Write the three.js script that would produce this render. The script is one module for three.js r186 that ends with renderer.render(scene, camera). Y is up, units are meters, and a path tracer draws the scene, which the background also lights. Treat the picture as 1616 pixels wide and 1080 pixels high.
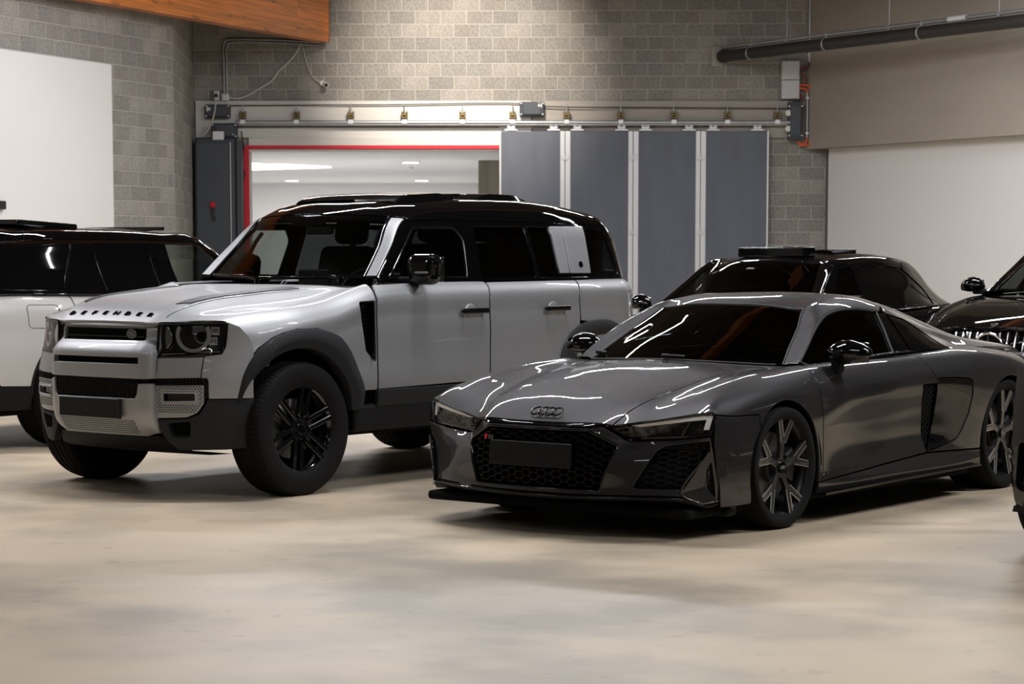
import * as THREE from 'three';
import { mergeGeometries, toCreasedNormals } from 'three/addons/utils/BufferGeometryUtils.js';
import { RoundedBoxGeometry } from 'three/addons/geometries/RoundedBoxGeometry.js';
import { RectAreaLightUniformsLib } from 'three/addons/lights/RectAreaLightUniformsLib.js';
import { FontLoader } from 'three/addons/loaders/FontLoader.js';
import { TextGeometry } from 'three/addons/geometries/TextGeometry.js';
import { createNoise3D } from 'simplex-noise';

const scene = new THREE.Scene();
scene.background = new THREE.Color(0x000000);
const camera = new THREE.PerspectiveCamera(23.35, 1616 / 1510.8, 0.1, 200);
camera.position.set(0, 1.4597, 0);
camera.rotation.x = -0.0979;
camera.setViewOffset(1616, 1510.8, 0, 0, 1616, 1080);
const renderer = new THREE.WebGLRenderer({ antialias: true });
camera.focus = 13.2; camera.userData.fStop = 7.1;
renderer.toneMapping = THREE.LinearToneMapping;
renderer.toneMappingExposure = 0.8;
renderer.shadowMap.enabled = true;
RectAreaLightUniformsLib.init();
// ---------------------------------------------------------------- helpers
const V3 = (x, y, z) => new THREE.Vector3(x, y, z);
function rng(seed) { let s = seed >>> 0; return () => { s = (s + 0x6d2b79f5) >>> 0; let t = Math.imul(s ^ (s >>> 15), 1 | s); t = (t + Math.imul(t ^ (t >>> 7), 61 | t)) ^ t; return ((t ^ (t >>> 14)) >>> 0) / 4294967296; }; }
const lerp = (a, b, t) => a + (b - a) * t, clamp = (x, a, b) => Math.min(b, Math.max(a, x));
const smooth = (a, b, x) => { const t = clamp((x - a) / (b - a), 0, 1); return t * t * (3 - 2 * t); };
const usedNames = new Map();
function numbered(name) { const n = usedNames.get(name) ?? 0; usedNames.set(name, n + 1); return n ? `${name}_${String(n).padStart(3, '0')}` : name; }
function thing(name, label, category, [x, y, z] = [0, 0, 0], turn = 0, group) {
  const o = new THREE.Group(); o.name = numbered(name); scene.add(o); o.position.set(x, y, z); o.rotation.y = turn;
  o.userData = { label, category }; if (group) o.userData.group = group; return o;
}
function part(parent, name, geo, mat, label) {
  if (Array.isArray(geo)) geo = merge(geo);
  const m = new THREE.Mesh(geo, mat); m.name = name; m.castShadow = m.receiveShadow = true; if (label) m.userData.label = label; parent.add(m); return m;
}
function solo(name, geo, mat, label, category, group) {      // a thing that is one mesh
  const m = part(scene, numbered(name), geo, mat, label); m.userData = { label, category }; if (group) m.userData.group = group; return m;
}
function struct(name, geo, mat, parent = scene) { const m = part(parent, name, geo, mat); if (parent === scene) m.userData.kind = 'structure'; return m; }
function plain(g) {                                           // position, normal, uv only; non-indexed
  g = g.index ? g.toNonIndexed() : g;
  for (const k of Object.keys(g.attributes)) if (!['position', 'normal', 'uv'].includes(k)) g.deleteAttribute(k);
  if (!g.attributes.uv) g.setAttribute('uv', new THREE.BufferAttribute(new Float32Array(g.attributes.position.count * 2), 2));
  if (!g.attributes.normal) g.computeVertexNormals();
  return g;
}
const merge = (list) => mergeGeometries(list.flat(9).map(plain), false);
const moved = (g, x = 0, y = 0, z = 0) => g.clone().translate(x, y, z);
function mat4(g, p = [0, 0, 0], r = [0, 0, 0], s = [1, 1, 1]) { return g.clone().applyMatrix4(new THREE.Matrix4().compose(V3(...p), new THREE.Quaternion().setFromEuler(new THREE.Euler(...r)), V3(...s))); }
const box = (w, h, d, x = 0, y = 0, z = 0) => new THREE.BoxGeometry(w, h, d).translate(x, y, z);
const rbox = (w, h, d, r = 0.01, x = 0, y = 0, z = 0, seg = 2) => new RoundedBoxGeometry(w, h, d, seg, Math.min(r, w / 2.01, h / 2.01, d / 2.01)).translate(x, y, z);
const cyl = (r, h, x = 0, y = 0, z = 0, seg = 24, r2 = r) => new THREE.CylinderGeometry(r2, r, h, seg).translate(x, y, z);
const cylX = (r, h, x = 0, y = 0, z = 0, seg = 24, r2 = r) => new THREE.CylinderGeometry(r2, r, h, seg).rotateZ(-Math.PI / 2).translate(x, y, z);
const cylZ = (r, h, x = 0, y = 0, z = 0, seg = 24, r2 = r) => new THREE.CylinderGeometry(r2, r, h, seg).rotateX(Math.PI / 2).translate(x, y, z);
function mirrorX(g) {                                         // the same piece on the other side of a car
  g = plain(g.clone()); const a = g.attributes;
  for (const k of ['position', 'normal']) { const p = a[k].array; for (let i = 0; i < p.length; i += 9) { for (let j = 0; j < 9; j += 3) p[i + j] *= -1; for (let j = 0; j < 3; j++) { const t = p[i + 3 + j]; p[i + 3 + j] = p[i + 6 + j]; p[i + 6 + j] = t; } } }
  const u = a.uv.array; for (let i = 0; i < u.length; i += 6) for (let j = 0; j < 2; j++) { const t = u[i + 2 + j]; u[i + 2 + j] = u[i + 4 + j]; u[i + 4 + j] = t; }
  return g;
}
function both(parent, name, geo, mat, label) { if (Array.isArray(geo)) geo = merge(geo); return [part(parent, name, geo, mat, label), part(parent, name, mirrorX(geo), mat, label)]; }
function tube(pts, r, seg = 8, closed = false, n) { const c = new THREE.CatmullRomCurve3(pts.map((p) => V3(...p)), closed, 'centripetal'); return new THREE.TubeGeometry(c, n ?? Math.max(4, pts.length * 6), r, seg, closed); }
function bar(a, b, w, h = w, up = [0, 1, 0]) {                // a straight square bar from a to b
  const A = V3(...a), B = V3(...b), d = B.clone().sub(A), L = d.length(); d.normalize();
  let x = V3(...up).cross(d); if (x.lengthSq() < 1e-6) x = V3(1, 0, 0).cross(d); x.normalize(); const y = d.clone().cross(x);
  return new THREE.BoxGeometry(w, h, L).applyMatrix4(new THREE.Matrix4().makeBasis(x, y, d).setPosition(A.add(B).multiplyScalar(0.5)));
}
function lathe(prof, seg = 48) { return new THREE.LatheGeometry(prof.map(([r, y]) => new THREE.Vector2(r, y)), seg); }
function polyShape(pts, holes = []) { const s = new THREE.Shape(pts.map(([x, y]) => new THREE.Vector2(x, y))); for (const h of holes) s.holes.push(new THREE.Path(h.map(([x, y]) => new THREE.Vector2(x, y)))); return s; }
function extrude(pts, depth, bevel = 0, holes = [], seg = 2) { return new THREE.ExtrudeGeometry(polyShape(pts, holes), { depth: depth - 2 * bevel, bevelEnabled: bevel > 0, bevelThickness: bevel, bevelSize: bevel, bevelOffset: -bevel, bevelSegments: seg, curveSegments: 12 }).translate(0, 0, bevel); }
// polygon whose corners [x, y, r] may be rounded
function corners(pts, seg = 5) {
  const out = [], n = pts.length;
  for (let i = 0; i < n; i++) {
    const [x, y, r] = pts[i]; if (!r) { out.push([x, y]); continue; }
    const a = pts[(i + n - 1) % n], b = pts[(i + 1) % n], u = new THREE.Vector2(a[0] - x, a[1] - y), v = new THREE.Vector2(b[0] - x, b[1] - y), lu = u.length(), lv = v.length(); u.normalize(); v.normalize();
    const half = Math.acos(clamp(u.dot(v), -1, 1)) / 2, d = Math.min(r / Math.tan(half), lu * 0.49, lv * 0.49);
    for (let k = 0; k <= seg; k++) { const t = k / seg, p = [x + u.x * d, y + u.y * d], q = [x + v.x * d, y + v.y * d]; out.push([(1 - t) ** 2 * p[0] + 2 * t * (1 - t) * x + t * t * q[0], (1 - t) ** 2 * p[1] + 2 * t * (1 - t) * y + t * t * q[1]]); }
  }
  return out;
}
const arc = (cx, cy, r, a0, a1, n = 16, ry = r) => Array.from({ length: n + 1 }, (_, i) => { const a = (a0 + (a1 - a0) * i / n) * Math.PI / 180; return [cx + Math.cos(a) * r, cy + Math.sin(a) * ry]; });
// smooth open curve through 2D points
const curve2 = (pts, n = 6) => { const c = new THREE.SplineCurve(pts.map(([x, y]) => new THREE.Vector2(x, y))); return c.getPoints(n * (pts.length - 1)).map((p) => [p.x, p.y]); };

// ---------------------------------------------------------------- skins: a smooth surface through a grid of points, from which panels are cut
class Skin {
  constructor(rows, { creaseV = [], creaseU = [], flip = false } = {}) {
    this.g = rows; this.nu = rows.length; this.nv = rows[0].length; this.flip = flip; this.cu = new Set(creaseU); this.cv = new Set(creaseV);
    const d = (a, b) => Math.hypot(a[0] - b[0], a[1] - b[1], a[2] - b[2]) + 1e-4;
    this.ku = [0]; for (let i = 1; i < this.nu; i++) { let s = 0; for (let j = 0; j < this.nv; j++) s += d(rows[i][j], rows[i - 1][j]); this.ku.push(this.ku[i - 1] + s / this.nv); }
    this.kv = [0]; for (let j = 1; j < this.nv; j++) { let s = 0; for (let i = 0; i < this.nu; i++) s += d(rows[i][j], rows[i][j - 1]); this.kv.push(this.kv[j - 1] + s / this.nu); }
    this.cache = new Map();
  }
  static w(k, crease, x) {       // weights of a Hermite piece with one-sided slopes at creases and ends
    const n = k.length; let i = clamp(Math.floor(x), 0, n - 2); const t = x - i, h = k[i + 1] - k[i], W = [];
    const add = (j, w) => { W.push([j, w]); };
    const t2 = t * t, t3 = t2 * t, a = 2 * t3 - 3 * t2 + 1, b = -2 * t3 + 3 * t2, m0 = (t3 - 2 * t2 + t) * h, m1 = (t3 - t2) * h;
    add(i, a); add(i + 1, b);
    const L = i > 0 && !crease.has(i), R = i + 2 < n && !crease.has(i + 1);
    const cen = (j, m) => { const h0 = k[j] - k[j - 1], h1 = k[j + 1] - k[j]; // three-point slope
      add(j - 1, -m * h1 / (h0 * (h0 + h1))); add(j, m * (h1 - h0) / (h0 * h1)); add(j + 1, m * h0 / (h1 * (h0 + h1))); };
    if (L) cen(i, m0); if (R) cen(i + 1, m1);
    // an end slope that gives zero curvature at the end: m = 1.5 * chord - 0.5 * other slope
    if (!L) { add(i, -1.5 * m0 / h); add(i + 1, 1.5 * m0 / h); if (R) cen(i + 1, -0.5 * m0); else { add(i, 0.5 * m0 / h); add(i + 1, -0.5 * m0 / h); } }
    if (!R) { add(i, -1.5 * m1 / h); add(i + 1, 1.5 * m1 / h); if (L) cen(i, -0.5 * m1); else { add(i, 0.5 * m1 / h); add(i + 1, -0.5 * m1 / h); } }
    return W;
  }
  at(u, v) {
    const A = Skin.w(this.ku, this.cu, u), B = Skin.w(this.kv, this.cv, v), p = [0, 0, 0];
    for (const [i, a] of A) for (const [j, b] of B) { const q = this.g[i][j], w = a * b; p[0] += q[0] * w; p[1] += q[1] * w; p[2] += q[2] * w; }
    return p;
  }
  frame(u, v, cu = u, cv = v) {  // point, tangents and outward normal; cu, cv say on which side of a crease to stand
    const e = 2e-3, u0 = clamp(u + (cu - u) * 1e-3, 0, this.nu - 1), v0 = clamp(v + (cv - v) * 1e-3, 0, this.nv - 1);
    const fu = Math.min(Math.floor(Math.min(u0, this.nu - 1 - 1e-6)) + 1, this.nu - 1), fv = Math.min(Math.floor(Math.min(v0, this.nv - 1 - 1e-6)) + 1, this.nv - 1);
    const ua = clamp(u - e, fu - 1, fu), ub = clamp(u + e, fu - 1, fu), va = clamp(v - e, fv - 1, fv), vb = clamp(v + e, fv - 1, fv);
    const P = this.at(u, v), A = this.at(ua, v), B = this.at(ub, v), C = this.at(u, va), D = this.at(u, vb);
    const su = [0, 1, 2].map((i) => (B[i] - A[i]) / (ub - ua)), sv = [0, 1, 2].map((i) => (D[i] - C[i]) / (vb - va));
    let n = [su[1] * sv[2] - su[2] * sv[1], su[2] * sv[0] - su[0] * sv[2], su[0] * sv[1] - su[1] * sv[0]]; const l = Math.hypot(...n) || 1; const s = (this.flip ? -1 : 1) / l;
    return { p: P, su, sv, n: n.map((x) => x * s) };
  }
  table() { if (!this.tab) { const S = 8; this.tab = []; for (let i = 0; i <= (this.nu - 1) * S; i++) for (let j = 0; j <= (this.nv - 1) * S; j++) this.tab.push([i / S, j / S, ...this.at(i / S, j / S)]); } return this.tab; }
  inv(ax, ay, x, y, lim = {}) {  // the (u, v) whose coordinates ax, ay are x, y
    const { u0 = 0, u1 = this.nu - 1, v0 = 0, v1 = this.nv - 1 } = lim; let best = 1e9, bu = 0, bv = 0;
    for (const r of this.table()) { if (r[0] < u0 || r[0] > u1 || r[1] < v0 || r[1] > v1) continue; const d = (r[2 + ax] - x) ** 2 + (r[2 + ay] - y) ** 2; if (d < best) { best = d; bu = r[0]; bv = r[1]; } }
    for (let k = 0; k < 8; k++) {
      const f = this.frame(bu, bv), dx = x - f.p[ax], dy = y - f.p[ay], a = f.su[ax], b = f.sv[ax], c = f.su[ay], d = f.sv[ay], D = a * d - b * c; if (Math.abs(D) < 1e-9) break;
      let du = (dx * d - dy * b) / D, dv = (a * dy - c * dx) / D; const l = Math.max(1, Math.abs(du) * 3, Math.abs(dv) * 3);
      bu = clamp(bu + du / l, u0, u1); bv = clamp(bv + dv / l, v0, v1); if (Math.abs(dx) + Math.abs(dy) < 1e-6) break;
    }
    return [bu, bv];
  }
  loop(ax, ay, pts, lim, step = 0.05) { // a closed outline in two of the axes, as (u, v) points
    const out = [];
    pts.forEach((p, i) => { const q = pts[(i + 1) % pts.length], n = Math.max(1, Math.ceil(Math.hypot(q[0] - p[0], q[1] - p[1]) / step)); for (let k = 0; k < n; k++) out.push(this.inv(ax, ay, lerp(p[0], q[0], k / n), lerp(p[1], q[1], k / n), lim)); });
    return out.filter((p, i) => { const q = out[(i + 1) % out.length]; return Math.hypot(p[0] - q[0], p[1] - q[1]) > 1e-5; });
  }
  side(pts, lim, step) { return this.loop(2, 1, pts, lim, step); }   // [z, y]
  front(pts, lim, step) { return this.loop(0, 1, pts, lim, step); }  // [x, y]
  top(pts, lim, step) { return this.loop(0, 2, pts, lim, step); }    // [x, z]
  uv(pts, step = 0.2) { const out = []; pts.forEach((p, i) => { const q = pts[(i + 1) % pts.length], n = Math.max(1, Math.ceil(Math.max(Math.abs(q[0] - p[0]), Math.abs(q[1] - p[1])) / step)); for (let k = 0; k < n; k++) out.push([lerp(p[0], q[0], k / n), lerp(p[1], q[1], k / n)]); }); return out; }
}
const area2 = (l) => { let s = 0; l.forEach((p, i) => { const q = l[(i + 1) % l.length]; s += p[0] * q[1] - q[0] * p[1]; }); return s / 2; };
function insetLoop(S, loop, g) {   // moves an outline inward by g metres along the surface
  const sgn = area2(loop) > 0 ? 1 : -1, n = loop.length, F = loop.map(([u, v]) => S.frame(u, v));
  const cross = (a, b) => [a[1] * b[2] - a[2] * b[1], a[2] * b[0] - a[0] * b[2], a[0] * b[1] - a[1] * b[0]], dot = (a, b) => a[0] * b[0] + a[1] * b[1] + a[2] * b[2], nrm = (a) => { const l = Math.hypot(...a) || 1; return a.map((x) => x / l); };
  return loop.map((p, i) => {
    const f = F[i], N = nrm(cross(f.su, f.sv)), a = F[(i + n - 1) % n].p, b = F[(i + 1) % n].p, c = f.p, e1 = nrm([c[0] - a[0], c[1] - a[1], c[2] - a[2]]), e2 = nrm([b[0] - c[0], b[1] - c[1], b[2] - c[2]]);
    const n1 = cross(N, e1).map((x) => x * sgn), n2 = cross(N, e2).map((x) => x * sgn), m = nrm([n1[0] + n2[0], n1[1] + n2[1], n1[2] + n2[2]]), L = g / Math.max(0.45, dot(m, nrm(n1)));
    const d = m.map((x) => x * L), E = dot(f.su, f.su), G = dot(f.sv, f.sv), Fm = dot(f.su, f.sv), x = dot(d, f.su), y = dot(d, f.sv), D = E * G - Fm * Fm || 1e-12;
    return { uv: [clamp(p[0] + (x * G - y * Fm) / D, 0, S.nu - 1), clamp(p[1] + (E * y - Fm * x) / D, 0, S.nv - 1)], out: m.map((x) => -x) };
  });
}
// a panel cut out of a skin: outline and holes in (u, v), a gap round it, an edge that turns in by `depth`
function panel(S, outer, holes = [], { gap = 0.0022, depth = 0.012, lift = 0, round = 0.003, du = 0.25, dv = 0.25, planar = null } = {}) {
  const loops = [outer, ...holes].map((l, k) => insetLoop(S, l, (k ? -1 : 1) * gap));
  const inner = loops.map((l, k) => depth ? insetLoop(S, l.map((q) => q.uv), (k ? -1 : 1) * round) : l);
  const P = [], N = [], T = [];
  const at = (uv, c) => { const f = S.frame(uv[0], uv[1], c ? c[0] : undefined, c ? c[1] : undefined); return [f.p.map((x, i) => x + f.n[i] * lift), f.n]; };
  const put = (p, n) => { P.push(...p); N.push(...n); T.push(p[2], p[1]); };
  const v2 = (l) => l.map((q) => new THREE.Vector2(q.uv[0], q.uv[1]));
  let con = v2(inner[0]), hol = inner.slice(1).map(v2); if (THREE.ShapeUtils.area(con) < 0) con.reverse(); hol = hol.map((h) => THREE.ShapeUtils.area(h) > 0 ? h.reverse() : h);
  const all = [con, ...hol].flat().map((p) => [p.x, p.y]);
  const cut = (poly, ax, c) => { const lo = [], hi = []; poly.forEach((p, i) => { const q = poly[(i + 1) % poly.length]; if (p[ax] <= c + 1e-9) lo.push(p); if (p[ax] >= c - 1e-9) hi.push(p); if ((p[ax] - c) * (q[ax] - c) < -1e-16) { const [a, b] = p[ax] < q[ax] ? [p, q] : [q, p], t = (c - a[ax]) / (b[ax] - a[ax]), m = [lerp(a[0], b[0], t), lerp(a[1], b[1], t)]; m[ax] = c; lo.push(m); hi.push(m); } }); return [lo, hi]; };
  const strips = (poly, ax, d) => { const res = []; let lo = Math.min(...poly.map((p) => p[ax])), hi = Math.max(...poly.map((p) => p[ax])); for (let c = (Math.floor(lo / d + 1e-6) + 1) * d; c < hi - 1e-7; c += d) { const [a, b] = cut(poly, ax, c); if (a.length > 2) res.push(a); poly = b; if (poly.length < 3) break; } if (poly.length > 2) res.push(poly); return res; };
  const cache = new Map(), flip = S.flip;
  for (const t of THREE.ShapeUtils.triangulateShape(con, hol)) for (const s of strips(t.map((i) => all[i]), 0, du)) for (const q of strips(s, 1, dv)) {
    const c = [0, 1].map((i) => q.reduce((a, p) => a + p[i], 0) / q.length), cell = `${Math.floor(c[0])},${Math.floor(c[1])}`;
    const w = q.map((p) => { const k = `${p[0].toFixed(6)},${p[1].toFixed(6)},${cell}`; if (!cache.has(k)) cache.set(k, at(p, c)); return cache.get(k); });
    for (let i = 1; i + 1 < w.length; i++) { const tri = [w[0], w[i], w[i + 1]]; if (flip) tri.reverse(); for (const x of tri) put(...x); }
  }
  if (depth) loops.forEach((l, k) => {
    const n = l.length, fwd = ((area2(l.map((q) => q.uv)) > 0) !== flip) !== (k > 0);
    const ring = l.map((q, i) => { const f = S.frame(...q.uv), o = k ? q.out.map((x) => -x) : q.out, pin = at(inner[k][i].uv), e = f.p.map((x, j) => x + f.n[j] * (lift - round * 0.8)); return [[pin[0], pin[1]], [e, o], [e.map((x, j) => x - f.n[j] * depth), o]]; });
    for (let i = 0; i < n; i++) { const a = ring[i], b = ring[(i + 1) % n]; for (let j = 0; j < 2; j++) { let q = [a[j], a[j + 1], b[j + 1], a[j], b[j + 1], b[j]]; if (!fwd) q = [q[0], q[2], q[1], q[3], q[5], q[4]]; for (const x of q) put(...x); } }
  });
  const g = new THREE.BufferGeometry(); g.setAttribute('position', new THREE.Float32BufferAttribute(P, 3)); g.setAttribute('normal', new THREE.Float32BufferAttribute(N, 3)); g.setAttribute('uv', new THREE.Float32BufferAttribute(T, 2));
  return g;
}
// a raised strip that follows a line on a skin (mouldings, wiper blades, seals)
function strip(S, line, r, lift = 0, closed = false, seg = 6) { const pts = line.map(([u, v]) => { const f = S.frame(u, v); return f.p.map((x, i) => x + f.n[i] * lift); }); return tube(pts, r, seg, closed, pts.length * 3); }
// ---------------------------------------------------------------- procedural textures and materials
function lattice(seed, n) { const r = rng(seed), a = new Float32Array(n * n); for (let i = 0; i < a.length; i++) a[i] = r(); return (x, y) => { const xi = Math.floor(x), yi = Math.floor(y), fx = x - xi, fy = y - yi, u = fx * fx * (3 - 2 * fx), v = fy * fy * (3 - 2 * fy), m = (i, j) => a[((j % n + n) % n) * n + ((i % n + n) % n)]; return lerp(lerp(m(xi, yi), m(xi + 1, yi), u), lerp(m(xi, yi + 1), m(xi + 1, yi + 1), u), v); }; }
function fbm(seed, base, oct, sx = 1, sy = 1, gain = 0.5) { const L = Array.from({ length: oct }, (_, i) => lattice(seed + i * 17, base << i)); return (u, v) => { let s = 0, a = 1, t = 0; for (let i = 0; i < oct; i++) { s += a * L[i](u * (base << i) * sx, v * (base << i) * sy); t += a; a *= gain; } return s / t; }; }
function tex(w, h, fn, { srgb = false, rx = 1, ry = 1 } = {}) {
  const d = new Uint8Array(w * h * 4); for (let y = 0; y < h; y++) for (let x = 0; x < w; x++) { const c = fn(x / w, y / h), o = (y * w + x) * 4; if (typeof c === 'number') d[o] = d[o + 1] = d[o + 2] = clamp(c, 0, 1) * 255; else for (let k = 0; k < 3; k++) d[o + k] = clamp(c[k], 0, 1) * 255; d[o + 3] = 255; }
  const t = new THREE.DataTexture(d, w, h); t.wrapS = t.wrapT = THREE.RepeatWrapping; t.magFilter = THREE.LinearFilter; t.minFilter = THREE.LinearMipmapLinearFilter; t.generateMipmaps = true; t.repeat.set(rx, ry); if (srgb) t.colorSpace = THREE.SRGBColorSpace; t.needsUpdate = true; return t;
}
const rgb = (r, g, b) => new THREE.Color().setRGB(r / 255, g / 255, b / 255, THREE.SRGBColorSpace);
const std = (color, roughness = 0.6, o = {}) => new THREE.MeshStandardMaterial({ color, roughness, ...o });
const phys = (color, roughness, o = {}) => new THREE.MeshPhysicalMaterial({ color, roughness, ...o });
const grain = tex(256, 256, fbm(5, 32, 4), { rx: 2, ry: 2 });
const M = {};
{
  // worked concrete floor: cloudy trowelled mottling, small dark specks and scuffs
  const a = fbm(11, 3, 5, 1, 1, .55), b = fbm(23, 6, 5, 1, 1, .6), c = fbm(37, 40, 3), e = fbm(41, 2, 3);
  const F = (u, v) => { const w = a(u + .05 * b(v, u), v + .05 * b(u, v)), k = b(u * 1 + .3, v), s = c(u, v), d = e(u, v); return [w, k, s, d]; };
  M.floor = phys(0xffffff, 1, { map: tex(1024, 1024, (u, v) => { const [w, k, s, d] = F(u, v); const m = smooth(.36, .66, w), n = smooth(.40, .72, k), speck = smooth(.78, .84, s) * .08; let r = lerp(.645, .765, m), g = lerp(.597, .698, m), bl = lerp(.525, .60, m); const h = 1 - .12 * n * (1 - m) - speck; const q = (d - .5) * .06; return [r * h + q, g * h + q, bl * h + q * .6]; }, { srgb: true, rx: 1 / 4.2, ry: 1 / 4.2 }), roughnessMap: tex(512, 512, (u, v) => { const [w, k] = F(u, v); return .30 + .16 * w + .10 * k; }, { rx: 1 / 4.2, ry: 1 / 4.2 }), bumpMap: tex(512, 512, (u, v) => { const [w, k, s] = F(u, v); return w * .7 + s * .1; }, { rx: 1 / 4.2, ry: 1 / 4.2 }), bumpScale: 0.002, specularIntensity: 0.9 });
  const blockGrain = fbm(51, 24, 4, 1, 1, .65);
  const bm = tex(256, 256, blockGrain, { rx: 1.6, ry: 1.6 });
  M.block = [[140, 137, 131], [132, 129, 124], [149, 145, 138], [136, 132, 125]].map(([r, g, b], i) => std(0xffffff, .95, { map: tex(256, 256, (u, v) => { const t = .84 + .32 * blockGrain(u + i * .23, v); return [r / 255 * t, g / 255 * t, b / 255 * t]; }, { srgb: true, rx: 1.6, ry: 1.6 }), bumpMap: bm, bumpScale: .006 }));
  M.mortar = std(rgb(170, 165, 157), .98, { bumpMap: bm, bumpScale: .003 });
  const cg = fbm(61, 8, 5);
  M.concrete = std(0xffffff, .95, { map: tex(512, 512, (u, v) => { const t = .88 + .24 * cg(u, v); return [.60 * t, .572 * t, .53 * t]; }, { srgb: true, rx: .5, ry: .5 }), bumpMap: tex(512, 512, fbm(63, 64, 3), { rx: 1, ry: 1 }), bumpScale: .006 });
  M.lintel = std(0xffffff, .9, { map: tex(512, 512, (u, v) => { const t = .93 + .12 * cg(u, v); return [.66 * t, .635 * t, .60 * t]; }, { srgb: true, rx: .5, ry: .5 }), bumpMap: bm, bumpScale: .003 });
  M.whitePaint = std(0xffffff, .85, { map: tex(256, 256, (u, v) => { const t = .955 + .06 * cg(u, v); return [.83 * t, .82 * t, .795 * t]; }, { srgb: true, rx: .4, ry: .4 }), bumpMap: bm, bumpScale: .001 });
  M.whitePanel = std(0xffffff, .8, { map: tex(256, 256, (u, v) => { const t = .965 + .05 * cg(u, v); return [.865 * t, .86 * t, .85 * t]; }, { srgb: true, rx: .25, ry: .25 }) });
  const w1 = fbm(71, 2, 5, 1, 1, .6), w2 = fbm(73, 4, 5);
  const wood = (u, v) => { const y = v * 7, lam = Math.floor(y), f = y - lam, q = w1(u * .6 + lam * .37, v * 4 + lam * .7); const ring = .5 + .5 * Math.sin((q * 26 + f * 5 + lam * 3)); const kn = smooth(.72, .8, w2(u * 2 + lam * .21, v * 1)); const glue = smooth(.03, 0, Math.min(f, 1 - f)); const t = .9 + .13 * ring - .2 * kn - .16 * glue + (((lam * 7) % 5) - 2) * .022; return [.90 * t, .545 * t, .26 * t]; };
  M.glulam = phys(0xffffff, .42, { map: tex(1024, 512, wood, { srgb: true, rx: .25, ry: 1 }), clearcoat: .15, clearcoatRoughness: .4 });
  M.woodEnd = std(rgb(128, 70, 30), .8, { bumpMap: grain, bumpScale: .004 });
  M.ceilDeck = std(0xffffff, .9, { map: tex(256, 256, (u, v) => { const t = .85 + .3 * cg(u, v); return [.215 * t, .185 * t, .16 * t]; }, { srgb: true, rx: .5, ry: .5 }) });
  M.hallWall = std(rgb(96, 92, 86), .95, { bumpMap: bm, bumpScale: .004 });
  M.doorPanel = std(0xffffff, .62, { map: tex(256, 256, (u, v) => { const t = .94 + .12 * cg(u, v); return [.375 * t, .395 * t, .435 * t]; }, { srgb: true, rx: .7, ry: .7 }), metalness: .15, bumpMap: grain, bumpScale: .0006 });
  M.aluminium = std(rgb(214, 215, 216), .38, { metalness: .35 });
  M.galv = std(rgb(168, 170, 172), .4, { metalness: .7, bumpMap: grain, bumpScale: .0004 });
  M.brass = std(rgb(112, 98, 62), .45, { metalness: .6 });
  M.darkBox = std(rgb(54, 58, 64), .55, { bumpMap: grain, bumpScale: .0005 });
  M.darkBoxFace = std(rgb(62, 67, 73), .5, { bumpMap: grain, bumpScale: .0005 });
  M.greyBox = std(rgb(196, 198, 200), .5);
  M.whitePlastic = std(rgb(225, 224, 220), .5);
  M.redPaint = std(rgb(200, 22, 44), .5);
  M.redPlastic = std(rgb(190, 24, 38), .35);
  M.orangeCable = std(rgb(214, 92, 38), .5);
  M.redCable = std(rgb(120, 30, 32), .5);
  M.blueCable = std(rgb(52, 52, 80), .5);
  M.cable = std(rgb(205, 202, 196), .55);
  M.blackCable = std(rgb(30, 30, 30), .5);
  M.pipe = std(rgb(44, 41, 39), .5, { bumpMap: grain, bumpScale: .0006 });
  M.nextCeil = std(rgb(222, 222, 223), .9, { bumpMap: bm, bumpScale: .0008 });
  M.lamp = std(0xffffff, .5, { emissive: new THREE.Color(1, .985, .96), emissiveIntensity: 6 });
  M.glowSoft = std(0xffffff, .5, { emissive: new THREE.Color(1, .98, .95), emissiveIntensity: 3 });
  M.fitting = std(rgb(230, 230, 228), .4);
}
// ---------------------------------------------------------------- lamps: rows of long tube lights under the roof
function tubeLight(x, z, len, turn, power, y = 6.6, label = 'long white tube light hanging under the dark roof') {
  const t = thing('tube_light', label, 'lamp', [x, y, z], turn);
  part(t, 'housing', rbox(len + .06, .06, .10, .01, 0, .035, 0), M.fitting); part(t, 'diffuser', rbox(len, .03, .075, .012, 0, -.006, 0), M.lamp);
  for (const s of [-1, 1]) part(t, 'suspension_wire', cyl(.004, CEIL - y - .07, s * len * .4, (CEIL - y - .07) / 2 + .065, 0, 6), M.galv);
  const l = new THREE.RectAreaLight(0xfbfbff, power, len, .075); l.position.set(0, -.03, 0); l.rotation.x = -Math.PI / 2; l.castShadow = true; t.add(l);
}
// ---------------------------------------------------------------- the hall
const WZ = -36.3;                                  // the back wall's face
const wpt = (u, v, z = WZ) => [(u - 808) / 3655 * -z, 1.4597 + (396 - v) / 3655 * -z, z];   // a measured spot on the back wall, in metres
const LW0 = V3(-4.72, 0, -32.7), LWD = V3(-.367, 0, .930).normalize(), LWN = V3(LWD.z, 0, -LWD.x);   // left wall: its inner corner, its run towards us, its face
const RW0 = V3(4.55, 0, WZ), RWD = V3(.452, 0, .892).normalize(), RWN = V3(-RWD.z, 0, RWD.x);
const HALLZ = 7, CEIL = 7.6;
function wallFrame(name, origin, run, normal, length, mat, y0, y1, thick = .3) {   // a thick slab of wall standing behind its face
  const g = box(length, y1 - y0, thick, length / 2, (y0 + y1) / 2, -thick / 2);
  const m = new THREE.Matrix4().makeBasis(run, V3(0, 1, 0), normal).setPosition(origin);
  const o = struct(name, g, mat); o.applyMatrix4(m); return o;
}
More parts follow.
